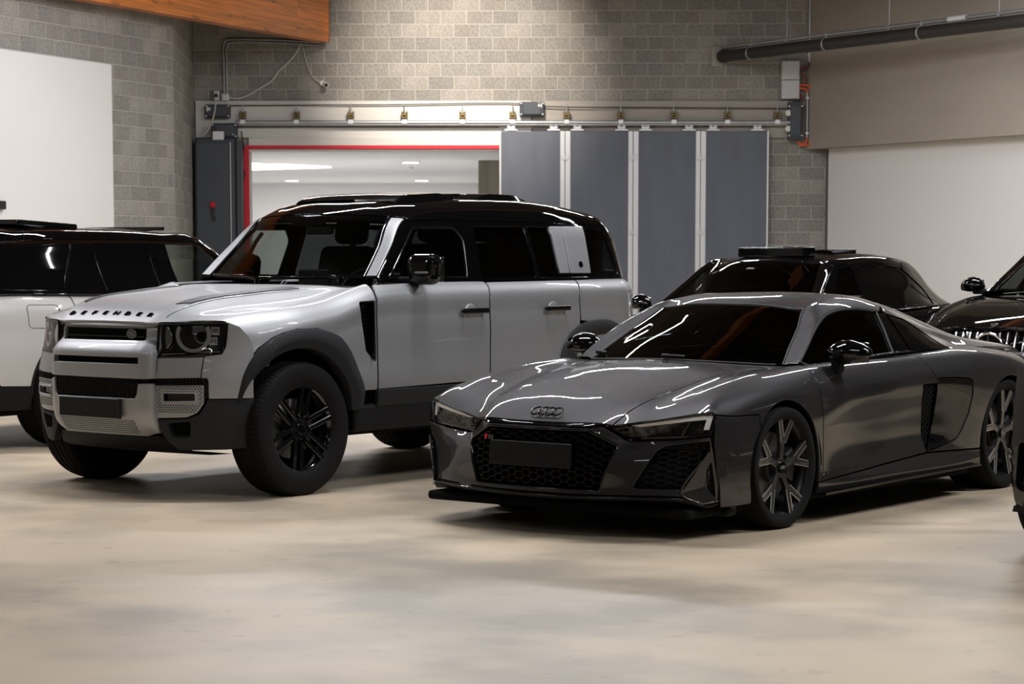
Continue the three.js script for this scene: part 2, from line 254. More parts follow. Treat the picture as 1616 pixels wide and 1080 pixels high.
{
  const b = box(64, .3, 48, 0, -.15, -20), p = b.attributes.position, uv = b.attributes.uv; for (let i = 0; i < p.count; i++) uv.setXY(i, p.getX(i), p.getZ(i));
  struct('floor', b, M.floor);
  struct('ceiling', box(64, .3, 48, 0, CEIL + .15, -20), M.ceilDeck);
}
// blocks: each one a chamfered slab of its own, set proud of the mortar bed
function slab(w, h, d = .03, c = .006) {
  const x = w / 2, y = h / 2, P = [], N = [], T = [], q = (a, b, e, f, n) => { for (const k of [a, b, e, a, e, f]) { P.push(...k); N.push(...n); T.push(k[0], k[1]); } };
  const A = [[-x + c, -y + c, d], [x - c, -y + c, d], [x - c, y - c, d], [-x + c, y - c, d]], B = [[-x, -y, d - c], [x, -y, d - c], [x, y, d - c], [-x, y, d - c]], C = B.map(([a, b]) => [a, b, -.01]), n = [[0, -1, 0], [1, 0, 0], [0, 1, 0], [-1, 0, 0]];
  q(...A, [0, 0, 1]); for (let i = 0; i < 4; i++) { const j = (i + 1) % 4; q(B[i], B[j], A[j], A[i], n[i].map((v, k) => k === 2 ? .7 : v * .7)); q(C[i], C[j], B[j], B[i], n[i]); }
  const g = new THREE.BufferGeometry(); g.setAttribute('position', new THREE.Float32BufferAttribute(P, 3)); g.setAttribute('normal', new THREE.Float32BufferAttribute(N, 3)); g.setAttribute('uv', new THREE.Float32BufferAttribute(T, 2)); return g;
}
const slabCache = new Map();
function blocks(parent, x0, x1, rows, base, skip, seed, shift = 0) {
  const r = rng(seed), W = .4, H = .2, J = .014;
  for (const k of rows) {
    const y = base + k * H; let x = Math.floor((x0 - 1) / W) * W + ((k + 1000) % 2) * .2 + shift;
    for (; x < x1; x += W) {
      let a = Math.max(x, x0), b = Math.min(x + W, x1); if (b - a < .03) continue;
      for (const [sa, sb] of skip(a, b, y, y + H)) {
        if (sb - sa < .03) continue; const w = Math.round((sb - sa - J) * 200) / 200, key = w.toFixed(3); if (!slabCache.has(key)) slabCache.set(key, slab(w, H - J));
        const v = Math.floor(r() * 4), m = part(parent, 'block', slabCache.get(key), M.block[v]); m.position.set((sa + sb) / 2, y + H / 2, -.038 + (r() - .5) * .003); m.name = 'block';
      }
    }
  }
}
const keep = (a, b) => [[a, b]];
const cutOut = (a, b, c, d) => (d <= a || c >= b) ? [[a, b]] : [[a, Math.min(b, c)], [Math.max(a, d), b]].filter(([p, q]) => q > p);
{
  // back wall: mortar slabs round the doorway, blocks in front of it
  const back = new THREE.Group(); back.name = 'wall_back'; back.userData.kind = 'structure'; scene.add(back); back.position.set(0, 0, WZ);
  const L = -4.10, R = -.1, T = 3.03;
  part(back, 'masonry', [box(24 + L, 9, .3, (-24 + L) / 2, 4.5, -.165), box(30 - R, 9, .3, (30 + R) / 2, 4.5, -.165), box(R - L, 9 - T, .3, (R + L) / 2, T + (9 - T) / 2, -.165)], M.mortar);
  const rows = []; for (let k = 18; k <= 27; k++) rows.push(k);
  blocks(back, -4.95, 4.75, rows, .155, keep, 3, .10);
  blocks(back, -4.95, -4.62, [8, 9, 10, 11, 12, 13, 14, 15, 16, 17], .155, keep, 4, .06);
  blocks(back, 3.86, 5.0, [6, 7, 8, 9, 10, 11, 12, 13, 14, 15, 16, 17], .155, keep, 5, .06);
}
{
  const len = 42, left = new THREE.Group(); left.name = 'wall_left'; left.userData.kind = 'structure'; scene.add(left);
  left.applyMatrix4(new THREE.Matrix4().makeBasis(LWD.clone().negate(), V3(0, 1, 0), LWN).setPosition(LW0));     // local x runs back along the wall to its corner at 0
  part(left, 'masonry', box(len, 9, .3, -len / 2, 4.5, -.165), M.mortar);
  const rows = []; for (let k = 6; k <= 25; k++) rows.push(k);
  blocks(left, -4.6, 0, rows, .14, (a, b, y) => y < 3.8 ? cutOut(a, b, -9, -1.72) : [[a, b]], 7, .02);
  const ret = new THREE.Group(); ret.name = 'wall_return'; ret.userData.kind = 'structure'; scene.add(ret);
  const a = V3(-4.72, 0, -32.7), b = V3(-4.93, 0, WZ), d = b.clone().sub(a), l = d.length(); d.normalize();
  ret.applyMatrix4(new THREE.Matrix4().makeBasis(d.clone().negate(), V3(0, 1, 0), V3(-d.z, 0, d.x)).setPosition(b));
  part(ret, 'masonry', box(l, 9, .3, l / 2, 4.5, -.165), M.mortar);
  blocks(ret, 0, l, [6, 7, 8, 9, 10, 11, 12, 13, 14, 15, 16, 17, 18, 19, 20, 21, 22, 23, 24, 25], .14, keep, 9, .11);
}
{
  wallFrame('wall_right', RW0.clone().addScaledVector(RWN, -.3), RWD, RWN, 48, M.hallWall, 0, 9);
  const o = struct('wall_right_upper', box(12, 5.97, .32, 6, 3.03 + 5.97 / 2, -.16), M.concrete); o.applyMatrix4(new THREE.Matrix4().makeBasis(RWD, V3(0, 1, 0), RWN).setPosition(RW0.clone().addScaledVector(RWD, -.4)));
  const wf = struct('wall_front', box(64, 9, .3, 0, 4.5, HALLZ + .15), M.hallWall); wf.userData.kind = 'structure';
}
// next room, seen through the doorway
{
  struct('next_room_floor', box(16, .2, 20, -3, -.09, WZ - 10.3), M.nextCeil);
  const slope = box(16, .2, 20, -3, 3.17, WZ - 10.3); struct('next_room_ceiling', slope, M.nextCeil);
  struct('next_room_wall_back', box(16, 4, .2, -3, 1.5, WZ - 19.5), M.nextCeil);
  struct('next_room_wall_left', box(.2, 4, 20, -8.5, 1.5, WZ - 10.3), M.nextCeil);
  struct('next_room_wall_right', box(.2, 4, 20, 4.5, 1.5, WZ - 10.3), M.nextCeil);
}

// big smooth panels on the side walls
{
  const o = struct('wall_panel_left', rbox(6.6, 3.92, .06, .008, -3.3 - 1.72, 1.96, .02), M.whitePanel); o.userData.kind = 'structure';
  o.applyMatrix4(new THREE.Matrix4().makeBasis(LWD.clone().negate(), V3(0, 1, 0), LWN).setPosition(LW0));
  const p = struct('wall_panel_right', rbox(9.5, 3.3, .06, .008, 4.75 + .33, 1.65, .03), M.whitePanel); p.applyMatrix4(new THREE.Matrix4().makeBasis(RWD, V3(0, 1, 0), RWN).setPosition(RW0.clone().addScaledVector(RWN, -.27)));
  const q = thing('wall_socket_box', 'small black box fixed to the white wall panel at the left edge', 'box', LW0.clone().addScaledVector(LWD, 4.53).addScaledVector(LWN, .05).setY(2.02).toArray(), Math.atan2(LWN.x, LWN.z));
  part(q, 'casing', rbox(.42, .105, .05, .01, 0, 0, .03), M.blackCable); part(q, 'wall_plate', rbox(.36, .08, .012, .004, 0, 0, .003), M.darkBox);
}
// next room's lamps, and a glowing pane standing for the bright ceiling patch
{
  const spots = [[-1.83, -42.2, 'near right'], [-2.05, -53, 'far right'], [-5.0, -53, 'far left'], [-4.7, -42.5, 'near left']];
  spots.forEach(([x, z, w]) => { const t = thing('downlight', `round white ceiling light of the next room, ${w} of the four`, 'lamp', [x, 3.07, z], 0, 'ceiling lights of the next room'); part(t, 'trim', cyl(.17, .02, 0, -.01, 0, 32), M.fitting); part(t, 'diffuser', cyl(.145, .012, 0, -.024, 0, 32), M.lamp); const l = new THREE.RectAreaLight(0xfffaf2, 470, .28, .28); l.position.set(0, -.04, 0); l.rotation.x = -Math.PI / 2; t.add(l); });
  const r = thing('glowing_pane', 'bright pointed glowing pane in the next room ceiling', 'window', [-5.2, 3.06, -45.2]);
  part(r, 'pane', extrude([[-.15, .9], [1.75, -.6], [.9, -1.9], [-.15, -1.35]].map(([x, z]) => [x, -z]), .02).rotateX(Math.PI / 2), M.glowSoft);
  const l = new THREE.RectAreaLight(0xffffff, 8, 1.6, 2.2); l.position.set(.6, -.05, .4); l.rotation.x = -Math.PI / 2; r.add(l);
  const sd = thing('smoke_detector', 'small white smoke detector on the next room ceiling', 'detector', [-1.95, 3.07, -45]); part(sd, 'base', cyl(.06, .03, 0, -.015, 0, 20), M.whitePlastic); part(sd, 'sensor', cyl(.03, .03, 0, -.04, 0, 20, .04), M.fitting);
  struct('next_room_pillar', box(.6, 3.1, .6, -.3, 1.55, -42), M.concrete);
}
// glulam beams
{
  const d = V3(-.397, 0, .918);
  const beam = (x, z, len, y, h, label) => { const b = thing('roof_beam', label, 'beam', [x + d.x * len / 2, y, z + d.z * len / 2], Math.atan2(d.x, d.z)); const g = rbox(.22, h, len, .008, 0, h / 2, 0), p = g.attributes.position, uv = g.attributes.uv; for (let i = 0; i < p.count; i++) uv.setXY(i, p.getZ(i), p.getY(i) / 1.0); part(b, 'timber', g, M.glulam); part(b, 'end_grain', rbox(.214, h - .01, .03, .004, 0, h / 2, -len / 2 - .008), M.woodEnd); return b; };
  beam(-2.91, -36.15, 18, 4.655, 1.3, 'orange laminated timber roof beam crossing the top left corner');
  beam(-3.6, -29, 34, 6.05, 1.2, 'orange laminated timber roof beam high above the silver car'); beam(6.6, -30, 34, 6.2, 1.2, 'orange laminated timber roof beam high above the grey coupe');
}
// tube lights: two placed from reflections in the cars, the rest added to match brightness
for (const [x, z, p, where] of [[-1.75, -20.5, 300, 'behind the two front cars'], [5.2, -20.5, 300, 'over the black estate car'], [1.5, -28, 560, 'in the middle before the doorway'], [6.4, -28, 300, 'before the right wall'], [-2.6, -27.4, 420, 'before the left wall'], [-6.9, -16.9, 560, 'over the white car on the left'], [-.2, -14.2, 480, 'over the gap between the two front cars'], [6.8, -12.6, 640, 'over the dark car at the right edge'], [-4.6, -8.2, 70, 'left in front of the cars'], [3.2, -7.6, 260, 'right in front of the cars'], [-9.6, -9.5, 90, 'far left of the viewer'], [12, -9, 300, 'far right of the viewer'], [-4.5, 1, 70, 'behind the viewer on the left'], [4.5, 1, 70, 'behind the viewer on the right']]) tubeLight(x, z, 3.3, 0, p, 5.8, `long white tube light hanging from the roof ${where}`);
{ const t = thing('wall_spotlight', 'black spotlight above the doorway washing the block wall', 'lamp', [-.72, 6.9, -31]); part(t, 'body', [mat4(cyl(.09, .3, 0, 0, 0, 24, .07), [0, 0, 0], [.35, 0, 0]), cyl(.02, 1.2, 0, .7, .04, 10)], M.darkBox); part(t, 'glowing_lens', mat4(cyl(.075, .01, 0, -.155, 0, 24), [0, 0, 0], [.35, 0, 0]), M.lamp);
  const l = new THREE.SpotLight(0xfff4e8, 330, 0, .42, 1); l.position.set(0, -.2, -.05); l.target.position.set(-.05, -2.6, -5.3); l.shadow.radius = 4; l.castShadow = true; t.add(l); t.add(l.target); }
// ---------------------------------------------------------------- car pieces
const K = {};
{
  K.grilleBlack = phys(rgb(8, 8, 8), .3, { specularIntensity: .6 });
  K.grey = phys(rgb(54, 53, 54), .5, { metalness: .82, specularIntensity: .2, clearcoat: 1, clearcoatRoughness: .02 });
  K.silver = phys(rgb(163, 164, 166), .5, { metalness: .72, clearcoat: .5, clearcoatRoughness: .04 });
  K.white = phys(rgb(205, 203, 199), .45, { metalness: .15, clearcoat: 1, clearcoatRoughness: .03 });
  K.blackPaint = phys(rgb(6, 6, 7), .8, { specularIntensity: 0, clearcoat: 1, clearcoatRoughness: .02 });
  K.blackMetallic = phys(rgb(14, 13, 13), .8, { specularIntensity: 0, clearcoat: 1, clearcoatRoughness: .02 });
  K.gloss = phys(rgb(8, 8, 9), .06);
  K.plastic = phys(rgb(36, 37, 39), .62, { specularIntensity: .5, bumpMap: grain, bumpScale: .0004 });
  K.plasticDark = phys(rgb(14, 14, 15), .6, { specularIntensity: .5, bumpMap: grain, bumpScale: .0004 });
  K.hull = phys(rgb(5, 5, 5), .9, { specularIntensity: .2 });
  K.under = phys(rgb(10, 10, 10), .85, { specularIntensity: .3 });
  K.tint = new THREE.MeshPhysicalMaterial({ color: rgb(96, 100, 100), roughness: 0, transmission: 1, thickness: 0, ior: 1.5, side: THREE.DoubleSide });
  K.clear = new THREE.MeshPhysicalMaterial({ color: rgb(205, 214, 210), roughness: 0, transmission: 1, thickness: 0, ior: 1.5, side: THREE.DoubleSide });
  K.smoke = new THREE.MeshPhysicalMaterial({ color: rgb(152, 156, 156), roughness: 0, transmission: 1, thickness: 0, ior: 1.5, side: THREE.DoubleSide });
  K.privacy = phys(rgb(9, 9, 10), .03, { specularIntensity: 1 });
  K.privacyGlass = new THREE.MeshPhysicalMaterial({ color: rgb(60, 62, 63), roughness: 0, transmission: 1, thickness: 0, ior: 1.5, side: THREE.DoubleSide });
  const tg = fbm(91, 16, 3);
  K.rubber = phys(rgb(17, 16, 16), .8, { specularIntensity: .4, bumpMap: tex(1024, 256, (u, v) => { // v runs across the tyre, u round it
    const a = u * 84, f = a - Math.floor(a), z = v; let h = 1; if (z > .30 && z < .70) { const s = Math.abs(z - .5) / .2, k = (a + s * .8) % 1; if (s > .45 && k < .16) h = .15; if (s < .4 && ((a * 2 + z * 9) % 1) < .14) h = .5; } else if (z > .19 && z < .81) { if (f < .18) h = .1; } return h * .9 + .1 * tg(u * 6, v); }), bumpScale: .012 });
  K.rubberSide = K.rubber;
  K.rimBlack = phys(rgb(10, 10, 11), .14, { clearcoat: .8, clearcoatRoughness: .04 });
  K.rimGrey = phys(rgb(58, 58, 60), .3, { metalness: .6, clearcoat: .7, clearcoatRoughness: .05 });
  K.rimBarrel = std(rgb(17, 17, 18), .4, { metalness: .4 });
  K.machined = std(rgb(196, 194, 190), .28, { metalness: .85 });
  K.chrome = std(rgb(222, 222, 222), .09, { metalness: 1 });
  K.darkChrome = std(rgb(92, 92, 96), .22, { metalness: .9 });
  K.satin = std(rgb(150, 151, 153), .35, { metalness: .7 });
  K.disc = std(rgb(112, 110, 108), .45, { metalness: .85 });
  K.caliper = std(rgb(40, 40, 42), .5);
  K.red = std(rgb(190, 14, 26), .3);
  K.lampBlack = std(rgb(12, 12, 13), .25);
  K.reflector = std(rgb(190, 192, 196), .14, { metalness: .95 });
  K.drl = std(rgb(232, 234, 234), .25, {});
  K.lens = new THREE.MeshPhysicalMaterial({ color: 0xffffff, roughness: 0, transmission: 1, thickness: 0, ior: 1.45, side: THREE.DoubleSide });
  K.leather = phys(rgb(15, 15, 16), .6, { specularIntensity: .5, bumpMap: grain, bumpScale: .0006 });
  K.trimGrey = std(rgb(70, 68, 66), .7);
  K.seal = std(rgb(12, 12, 12), .6);
  K.badgeSilver = std(rgb(190, 192, 194), .3, { metalness: .8 });
  K.greenBadge = std(rgb(52, 62, 58), .4);
  K.tread = std(rgb(58, 58, 60), .45, { metalness: .5, bumpMap: tex(256, 256, (u, v) => { const x = u * 8, y = v * 8, i = Math.floor(x) + Math.floor(y), fx = x - Math.floor(x) - .5, fy = y - Math.floor(y) - .5, [p, q] = i % 2 ? [fx + fy, fx - fy] : [fx - fy, fx + fy]; return smooth(.16, .08, Math.abs(p)) * smooth(.55, .4, Math.abs(q)); }, { rx: 5, ry: 5 }), bumpScale: .004 });
  K.plate = phys(rgb(9, 9, 10), .5, { specularIntensity: .5 });
}
// outline -> solid lying across the car's x axis (shape given in y, z)
const inYZ = (g) => g.rotateY(Math.PI / 2);      // shape x -> -z, extrusion -> +x
function tyre(R, width, rimR) {
  const w = width / 2, s = R - rimR, prof = [[rimR - .012, -w * .80], [rimR + .006, -w * .93], [rimR + s * .30, -w * 1.0], [rimR + s * .62, -w * 1.0], [R - s * .16, -w * .955], [R - .018, -w * .90], [R - .006, -w * .80]];
  const groove = (x) => [[R, x - .0085], [R - .007, x - .0055], [R - .007, x + .0055], [R, x + .0085]];
  for (const k of [-.48, -.16, .16, .48]) prof.push(...groove(k * w));
  prof.push(...[...prof.slice(0, 7)].reverse().map(([r, y]) => [r, -y]));
  const P = []; prof.forEach(([r, y]) => { P.push([r, y]); });
  return lathe(P, 96).rotateZ(-Math.PI / 2);
}
function rimBarrel(rimR, width) { const w = width / 2; return lathe([[rimR - .004, w * .82], [rimR + .008, w * .84], [rimR + .010, w * .80], [rimR - .012, w * .74], [rimR - .028, w * .55], [rimR - .035, 0], [rimR - .025, -w * .8], [rimR, -w * .82]], 72).rotateZ(-Math.PI / 2); }
function lipRing(rimR, w, t = .006) { return lathe([[rimR - .010, w - .010], [rimR - .004, w - .001], [rimR + .004, w + .002], [rimR + .011, w - .004], [rimR + .012, w - .014]], 72).rotateZ(-Math.PI / 2); }
// a flat outline in polar terms (r, degrees from up, turning forwards) -> spoke, dished along x
function spoke(pts, x0, depth, dish, bevel = .004) {
  const g = inYZ(extrude(pts.map(([r, a]) => [r * Math.sin(a * Math.PI / 180), r * Math.cos(a * Math.PI / 180)]), depth, bevel));
  const p = g.attributes.position; for (let i = 0; i < p.count; i++) { const r = Math.hypot(p.getY(i), p.getZ(i)); p.setX(i, p.getX(i) + x0 + dish(r)); } g.computeVertexNormals(); return g;
}
// a bevelled slab whose face is turned to follow a place on a skin
function onSkin(S, uv, geo, lift = 0, spin = 0) { const f = S.frame(...uv), n = V3(...f.n), up = V3(0, 1, 0), x = up.clone().cross(n).normalize(), y = n.clone().cross(x); return geo.clone().rotateZ(spin).applyMatrix4(new THREE.Matrix4().makeBasis(x, y, n).setPosition(V3(...f.p).addScaledVector(n, lift))); }
// open honeycomb bars inside an outline on a skin: outline in the skin's front terms
function honeycomb(S, poly, mapUV, w, h, bar_, depth, lift) {
  const xs = poly.map((p) => p[0]), ys = poly.map((p) => p[1]), x0 = Math.min(...xs), x1 = Math.max(...xs), y0 = Math.min(...ys), y1 = Math.max(...ys), out = [];
  const inside = (x, y) => { let c = false; for (let i = 0, j = poly.length - 1; i < poly.length; j = i++) { const [a, b] = poly[i], [d, e] = poly[j]; if ((b > y) !== (e > y) && x < (d - a) * (y - b) / (e - b) + a) c = !c; } return c; };
  const pt = (x, y) => { const f = S.frame(...mapUV(x, y)); return f.p.map((v, i) => v + f.n[i] * lift); };
  const seg = (ax, ay, bx, by) => { if (inside(ax, ay) && inside(bx, by)) out.push(bar(pt(ax, ay), pt(bx, by), bar_, depth, [0, 0, 1])); };
  const px = w, py = h;                          // cells: flat hexagons, w wide, h high, rows offset by half
  let row = 0; for (let y = y0 - py; y < y1 + py; y += py * .5, row++) for (let x = x0 - px; x < x1 + px; x += px * 1.5) { const cx = x + (row % 2) * px * .75, e = px * .25, k = px * .5; seg(cx - e, y + py / 2, cx + e, y + py / 2); seg(cx + e, y + py / 2, cx + k, y); seg(cx + k, y, cx + e, y - py / 2); }
  return out;
}
let fonts; { const load = (n) => new FontLoader().loadAsync(`fonts/droid/${n}.typeface.json`); fonts = { bold: await load('droid_sans_bold'), regular: await load('droid_sans_regular') }; }
const text = (s, size, depth, font = fonts.bold) => { const g = new TextGeometry(s, { font, size, depth, curveSegments: 5, bevelEnabled: false }); g.computeBoundingBox(); return g.translate(-(g.boundingBox.min.x + g.boundingBox.max.x) / 2, -(g.boundingBox.min.y + g.boundingBox.max.y) / 2, 0); };
// a wheel: a group inside its car, outer face to +x; built once per car and cloned
function placeWheels(car, proto, spots) { spots.forEach(([x, y, z, turn = 0, s = 1], i) => { const w = i ? proto.clone() : proto; w.name = 'wheel'; w.position.set(x, y, z); w.rotation.y = (x < 0 ? Math.PI : 0) + turn; w.scale.set(s, 1, 1); car.add(w); }); }
function seat(car, x, y, z, mat = K.leather) {
  const s = new THREE.Group(); s.name = 'seat'; car.add(s); s.position.set(x, y, z);
  part(s, 'cushion', rbox(.48, .16, .5, .06, 0, 0, .05), mat); part(s, 'backrest', mat4(rbox(.47, .6, .14, .06, 0, .3, 0), [0, .05, -.2], [-.25, 0, 0]), mat); part(s, 'headrest', mat4(rbox(.27, .19, .11, .05), [0, .74, -.37], [-.2, 0, 0]), mat);
}
function steering(car, x, y, z, mat = K.leather) { const g = new THREE.Group(); g.name = 'steering_wheel'; car.add(g); g.position.set(x, y, z); g.rotation.x = -.45; part(g, 'rim', new THREE.TorusGeometry(.175, .016, 10, 40), mat); part(g, 'hub', [rbox(.14, .11, .05, .03), rbox(.33, .035, .025, .01), rbox(.035, .17, .025, .01, 0, -.09, 0)], mat); }
const archLine = (cz, cy, r, a0, a1, n = 14) => arc(cz, cy, r, a0, a1, n);
function loft(rows, crease = 0.6) { // a strip through rows of points, flat where it bends sharply
  const P = []; for (let i = 0; i + 1 < rows.length; i++) for (let j = 0; j + 1 < rows[i].length; j++) { const a = rows[i][j], b = rows[i + 1][j], c = rows[i + 1][j + 1], d = rows[i][j + 1]; P.push(...a, ...b, ...c, ...a, ...c, ...d); }
  const g = new THREE.BufferGeometry(); g.setAttribute('position', new THREE.Float32BufferAttribute(P, 3)); return toCreasedNormals(g, crease);
}
// ---------------------------------------------------------------- grey sports coupe: its skins
const mirrorCols = (rows) => rows.map((r) => [...r.slice(1).reverse().map(([x, y, z]) => [-x, y, z]), ...r]);
const coupeHalf = [];
{
  const R = (z, ...p) => coupeHalf.push(p.map((q) => [q[0], q[1], q.length > 2 ? q[2] : z]));
  R(0, [0, .578, .905], [.2, .58, .903], [.37, .583, .893], [.5, .575, .845], [.66, .608, .79], [.79, .633, .74], [.87, .648, .70], [.922, .645, .665], [.922, .535, .69], [.917, .44, .67], [.917, .36, .65], [.917, .27, .622], [.907, .19, .60], [.90, .155, .58]);
  R(0, [0, .668, .73], [.22, .669, .73], [.40, .663, .72], [.54, .65, .70], [.67, .674, .67], [.775, .69, .635], [.865, .698, .60], [.925, .64, .575], [.94, .535, .56], [.943, .44, .545], [.943, .36, .53], [.94, .27, .51], [.932, .19, .49], [.92, .155, .48]);
  R(0, [0, .735, .50], [.25, .735, .50], [.44, .725, .495], [.565, .715, .48], [.68, .737, .46], [.775, .755, .44], [.865, .737, .42], [.928, .68, .40], [.95, .56, .39], [.953, .45, .385], [.953, .36, .375], [.95, .27, .37], [.943, .19, .365], [.93, .155, .36]);
  R(0, [0, .795, .20], [.27, .794, .20], [.46, .782, .20], [.585, .772, .20], [.69, .785, .19], [.775, .80, .18], [.865, .779, .17], [.928, .72, .17], [.957, .58, .17], [.958, .46, .17], [.957, .36, .17], [.953, .27, .17], [.946, .19, .17], [.93, .155, .17]);
  R(0, [0, .838, -.06], [.28, .835, -.08], [.48, .82, -.10], [.605, .813, -.11], [.70, .816, -.11], [.775, .827, -.11], [.86, .804, -.11], [.925, .74, -.11], [.952, .60, -.11], [.952, .47, -.11], [.95, .36, -.11], [.948, .27, -.11], [.943, .19, -.11], [.93, .155, -.11]);
  R(0, [0, .858, -.24], [.3, .848, -.29], [.52, .836, -.37], [.645, .832, -.445], [.72, .836, -.45], [.785, .842, -.43], [.85, .822, -.41], [.91, .75, -.40], [.935, .61, -.39], [.935, .48, -.38], [.935, .36, -.38], [.937, .27, -.38], [.94, .19, -.38], [.93, .155, -.38]);
  R(-.75, [0, .85, -.55], [.3, .85, -.58], [.55, .845, -.65], [.66, .845, -.72], [.74, .848], [.80, .846], [.855, .823], [.905, .752], [.92, .66], [.905, .50], [.905, .36], [.925, .27], [.945, .19], [.935, .155]);
  R(-1.2, [0, .85], [.3, .85], [.55, .85], [.68, .85], [.76, .855], [.81, .853], [.86, .83], [.91, .76], [.925, .69], [.905, .52], [.90, .37], [.925, .27], [.945, .19], [.935, .155]);
  R(-1.6, [0, .86], [.3, .86], [.55, .86], [.68, .86], [.76, .862], [.81, .860], [.865, .838], [.92, .768], [.935, .70], [.915, .54], [.905, .38], [.93, .27], [.95, .19], [.94, .155]);
  R(-1.95, [0, .87], [.3, .87], [.55, .87], [.68, .87], [.76, .87], [.815, .868], [.88, .843], [.938, .772], [.955, .70], [.945, .54], [.935, .38], [.94, .27], [.955, .19], [.945, .155]);
  R(-2.25, [0, .875], [.3, .875], [.55, .875], [.68, .875], [.76, .88], [.82, .875], [.895, .845], [.953, .775], [.97, .69], [.968, .54], [.958, .38], [.952, .27], [.955, .19], [.945, .155]);
  R(-2.65, [0, .88], [.3, .88], [.55, .88], [.68, .88], [.76, .872], [.82, .856], [.895, .822], [.952, .757], [.972, .67], [.972, .54], [.968, .38], [.962, .27], [.955, .19], [.945, .155]);
  R(-3.0, [0, .885], [.3, .885], [.55, .88], [.68, .875], [.76, .84], [.82, .815], [.885, .77], [.935, .71], [.955, .645], [.955, .54], [.95, .38], [.945, .27], [.935, .21], [.925, .18]);
  R(-3.38, [0, .86], [.3, .86], [.5, .855], [.62, .85], [.69, .80], [.75, .77], [.80, .725], [.83, .68], [.84, .64], [.84, .54], [.83, .40], [.82, .30], [.81, .24], [.80, .20]);
}
const coupeBody = new Skin(mirrorCols(coupeHalf), { flip: true });
const CB = 13;   // the centre column; larger columns lie on the car's left
const coupeFront = new Skin((() => {
  const h = [], R = (...p) => h.push(p);
  R([0, .575, .905], [0, .553, .945], [0, .46, .965], [0, .36, .975], [0, .26, .97], [0, .205, .975], [0, .16, .96]);
  R([.2, .577, .903], [.2, .553, .942], [.2, .46, .958], [.2, .36, .968], [.2, .26, .963], [.2, .205, .968], [.2, .16, .95]);
  R([.37, .583, .893], [.36, .545, .918], [.36, .46, .93], [.37, .36, .945], [.38, .255, .94], [.38, .20, .945], [.38, .16, .93]);
  R([.5, .575, .845], [.51, .507, .83], [.50, .44, .885], [.50, .36, .905], [.50, .26, .91], [.5, .20, .915], [.5, .16, .90]);
  R([.66, .608, .79], [.65, .515, .79], [.65, .44, .825], [.65, .36, .845], [.65, .26, .86], [.65, .2, .865], [.65, .16, .85]);
  R([.79, .633, .74], [.78, .525, .75], [.78, .44, .765], [.78, .36, .775], [.78, .26, .79], [.78, .195, .79], [.78, .16, .775]);
  R([.87, .648, .70], [.87, .53, .715], [.87, .44, .71], [.87, .36, .70], [.87, .26, .69], [.87, .19, .68], [.87, .155, .66]);
  R([.922, .645, .665], [.922, .535, .69], [.917, .44, .67], [.917, .36, .65], [.917, .27, .622], [.907, .19, .60], [.90, .155, .58]);
  return [...h.slice(1).reverse().map((r) => r.map(([x, y, z]) => [-x, y, z])), ...h];
})(), { flip: true });
// greenhouse: from the windscreen base over the roof to the tail; columns run from the middle to the window sill
const coupeTopHalf = [];
{
  const R = (...p) => coupeTopHalf.push(p);
  //  middle            quarter            glass edge          pillar crest         window top         window middle      window sill
  R([0, .858, -.24], [.32, .85, -.30], [.646, .838, -.456], [.685, .845, -.467], [.73, .843, -.468], [.745, .84, -.468], [.775, .838, -.47]);
  R([0, .955, -.42], [.30, .95, -.465], [.60, .925, -.60], [.645, .935, -.62], [.70, .935, -.612], [.73, .885, -.60], [.79, .838, -.60]);
  R([0, 1.06, -.635], [.28, 1.05, -.675], [.545, 1.03, -.785], [.595, 1.045, -.80], [.655, 1.038, -.79], [.715, .95, -.78], [.80, .838, -.78]);
  R([0, 1.16, -.885], [.25, 1.155, -.905], [.481, 1.134, -.961], [.54, 1.145, -.975], [.612, 1.108, -.985], [.69, 1.01, -1.0], [.805, .853, -1.0]);
  R([0, 1.205, -1.12], [.25, 1.202, -1.13], [.47, 1.185, -1.16], [.535, 1.172, -1.18], [.60, 1.134, -1.20], [.69, 1.02, -1.22], [.81, .866, -1.22]);
  R([0, 1.218, -1.38], [.25, 1.212, -1.38], [.46, 1.198, -1.40], [.535, 1.178, -1.42], [.60, 1.128, -1.44], [.69, 1.02, -1.46], [.815, .875, -1.46]);
  R([0, 1.21, -1.70], [.25, 1.203, -1.70], [.44, 1.178, -1.70], [.53, 1.148, -1.70], [.60, 1.095, -1.70], [.69, .998, -1.70], [.815, .878, -1.70]);
  R([0, 1.17, -1.98], [.25, 1.162, -1.98], [.43, 1.137, -1.98], [.525, 1.103, -1.98], [.60, 1.048, -1.98], [.69, .97, -1.98], [.81, .878, -1.98]);
  R([0, 1.09, -2.28], [.25, 1.08, -2.28], [.43, 1.068, -2.28], [.535, 1.032, -2.28], [.615, .985, -2.28], [.70, .92, -2.28], [.80, .873, -2.28]);
  R([0, 1.01, -2.65], [.25, 1.0, -2.65], [.43, .975, -2.65], [.55, .945, -2.65], [.64, .92, -2.65], [.72, .895, -2.65], [.79, .873, -2.65]);
  R([0, .93, -3.05], [.25, .925, -3.05], [.43, .91, -3.05], [.55, .897, -3.05], [.64, .885, -3.05], [.72, .87, -3.05], [.78, .855, -3.05]);
}
const coupeTop = new Skin(mirrorCols(coupeTopHalf), { flip: true });
const CT = 6;
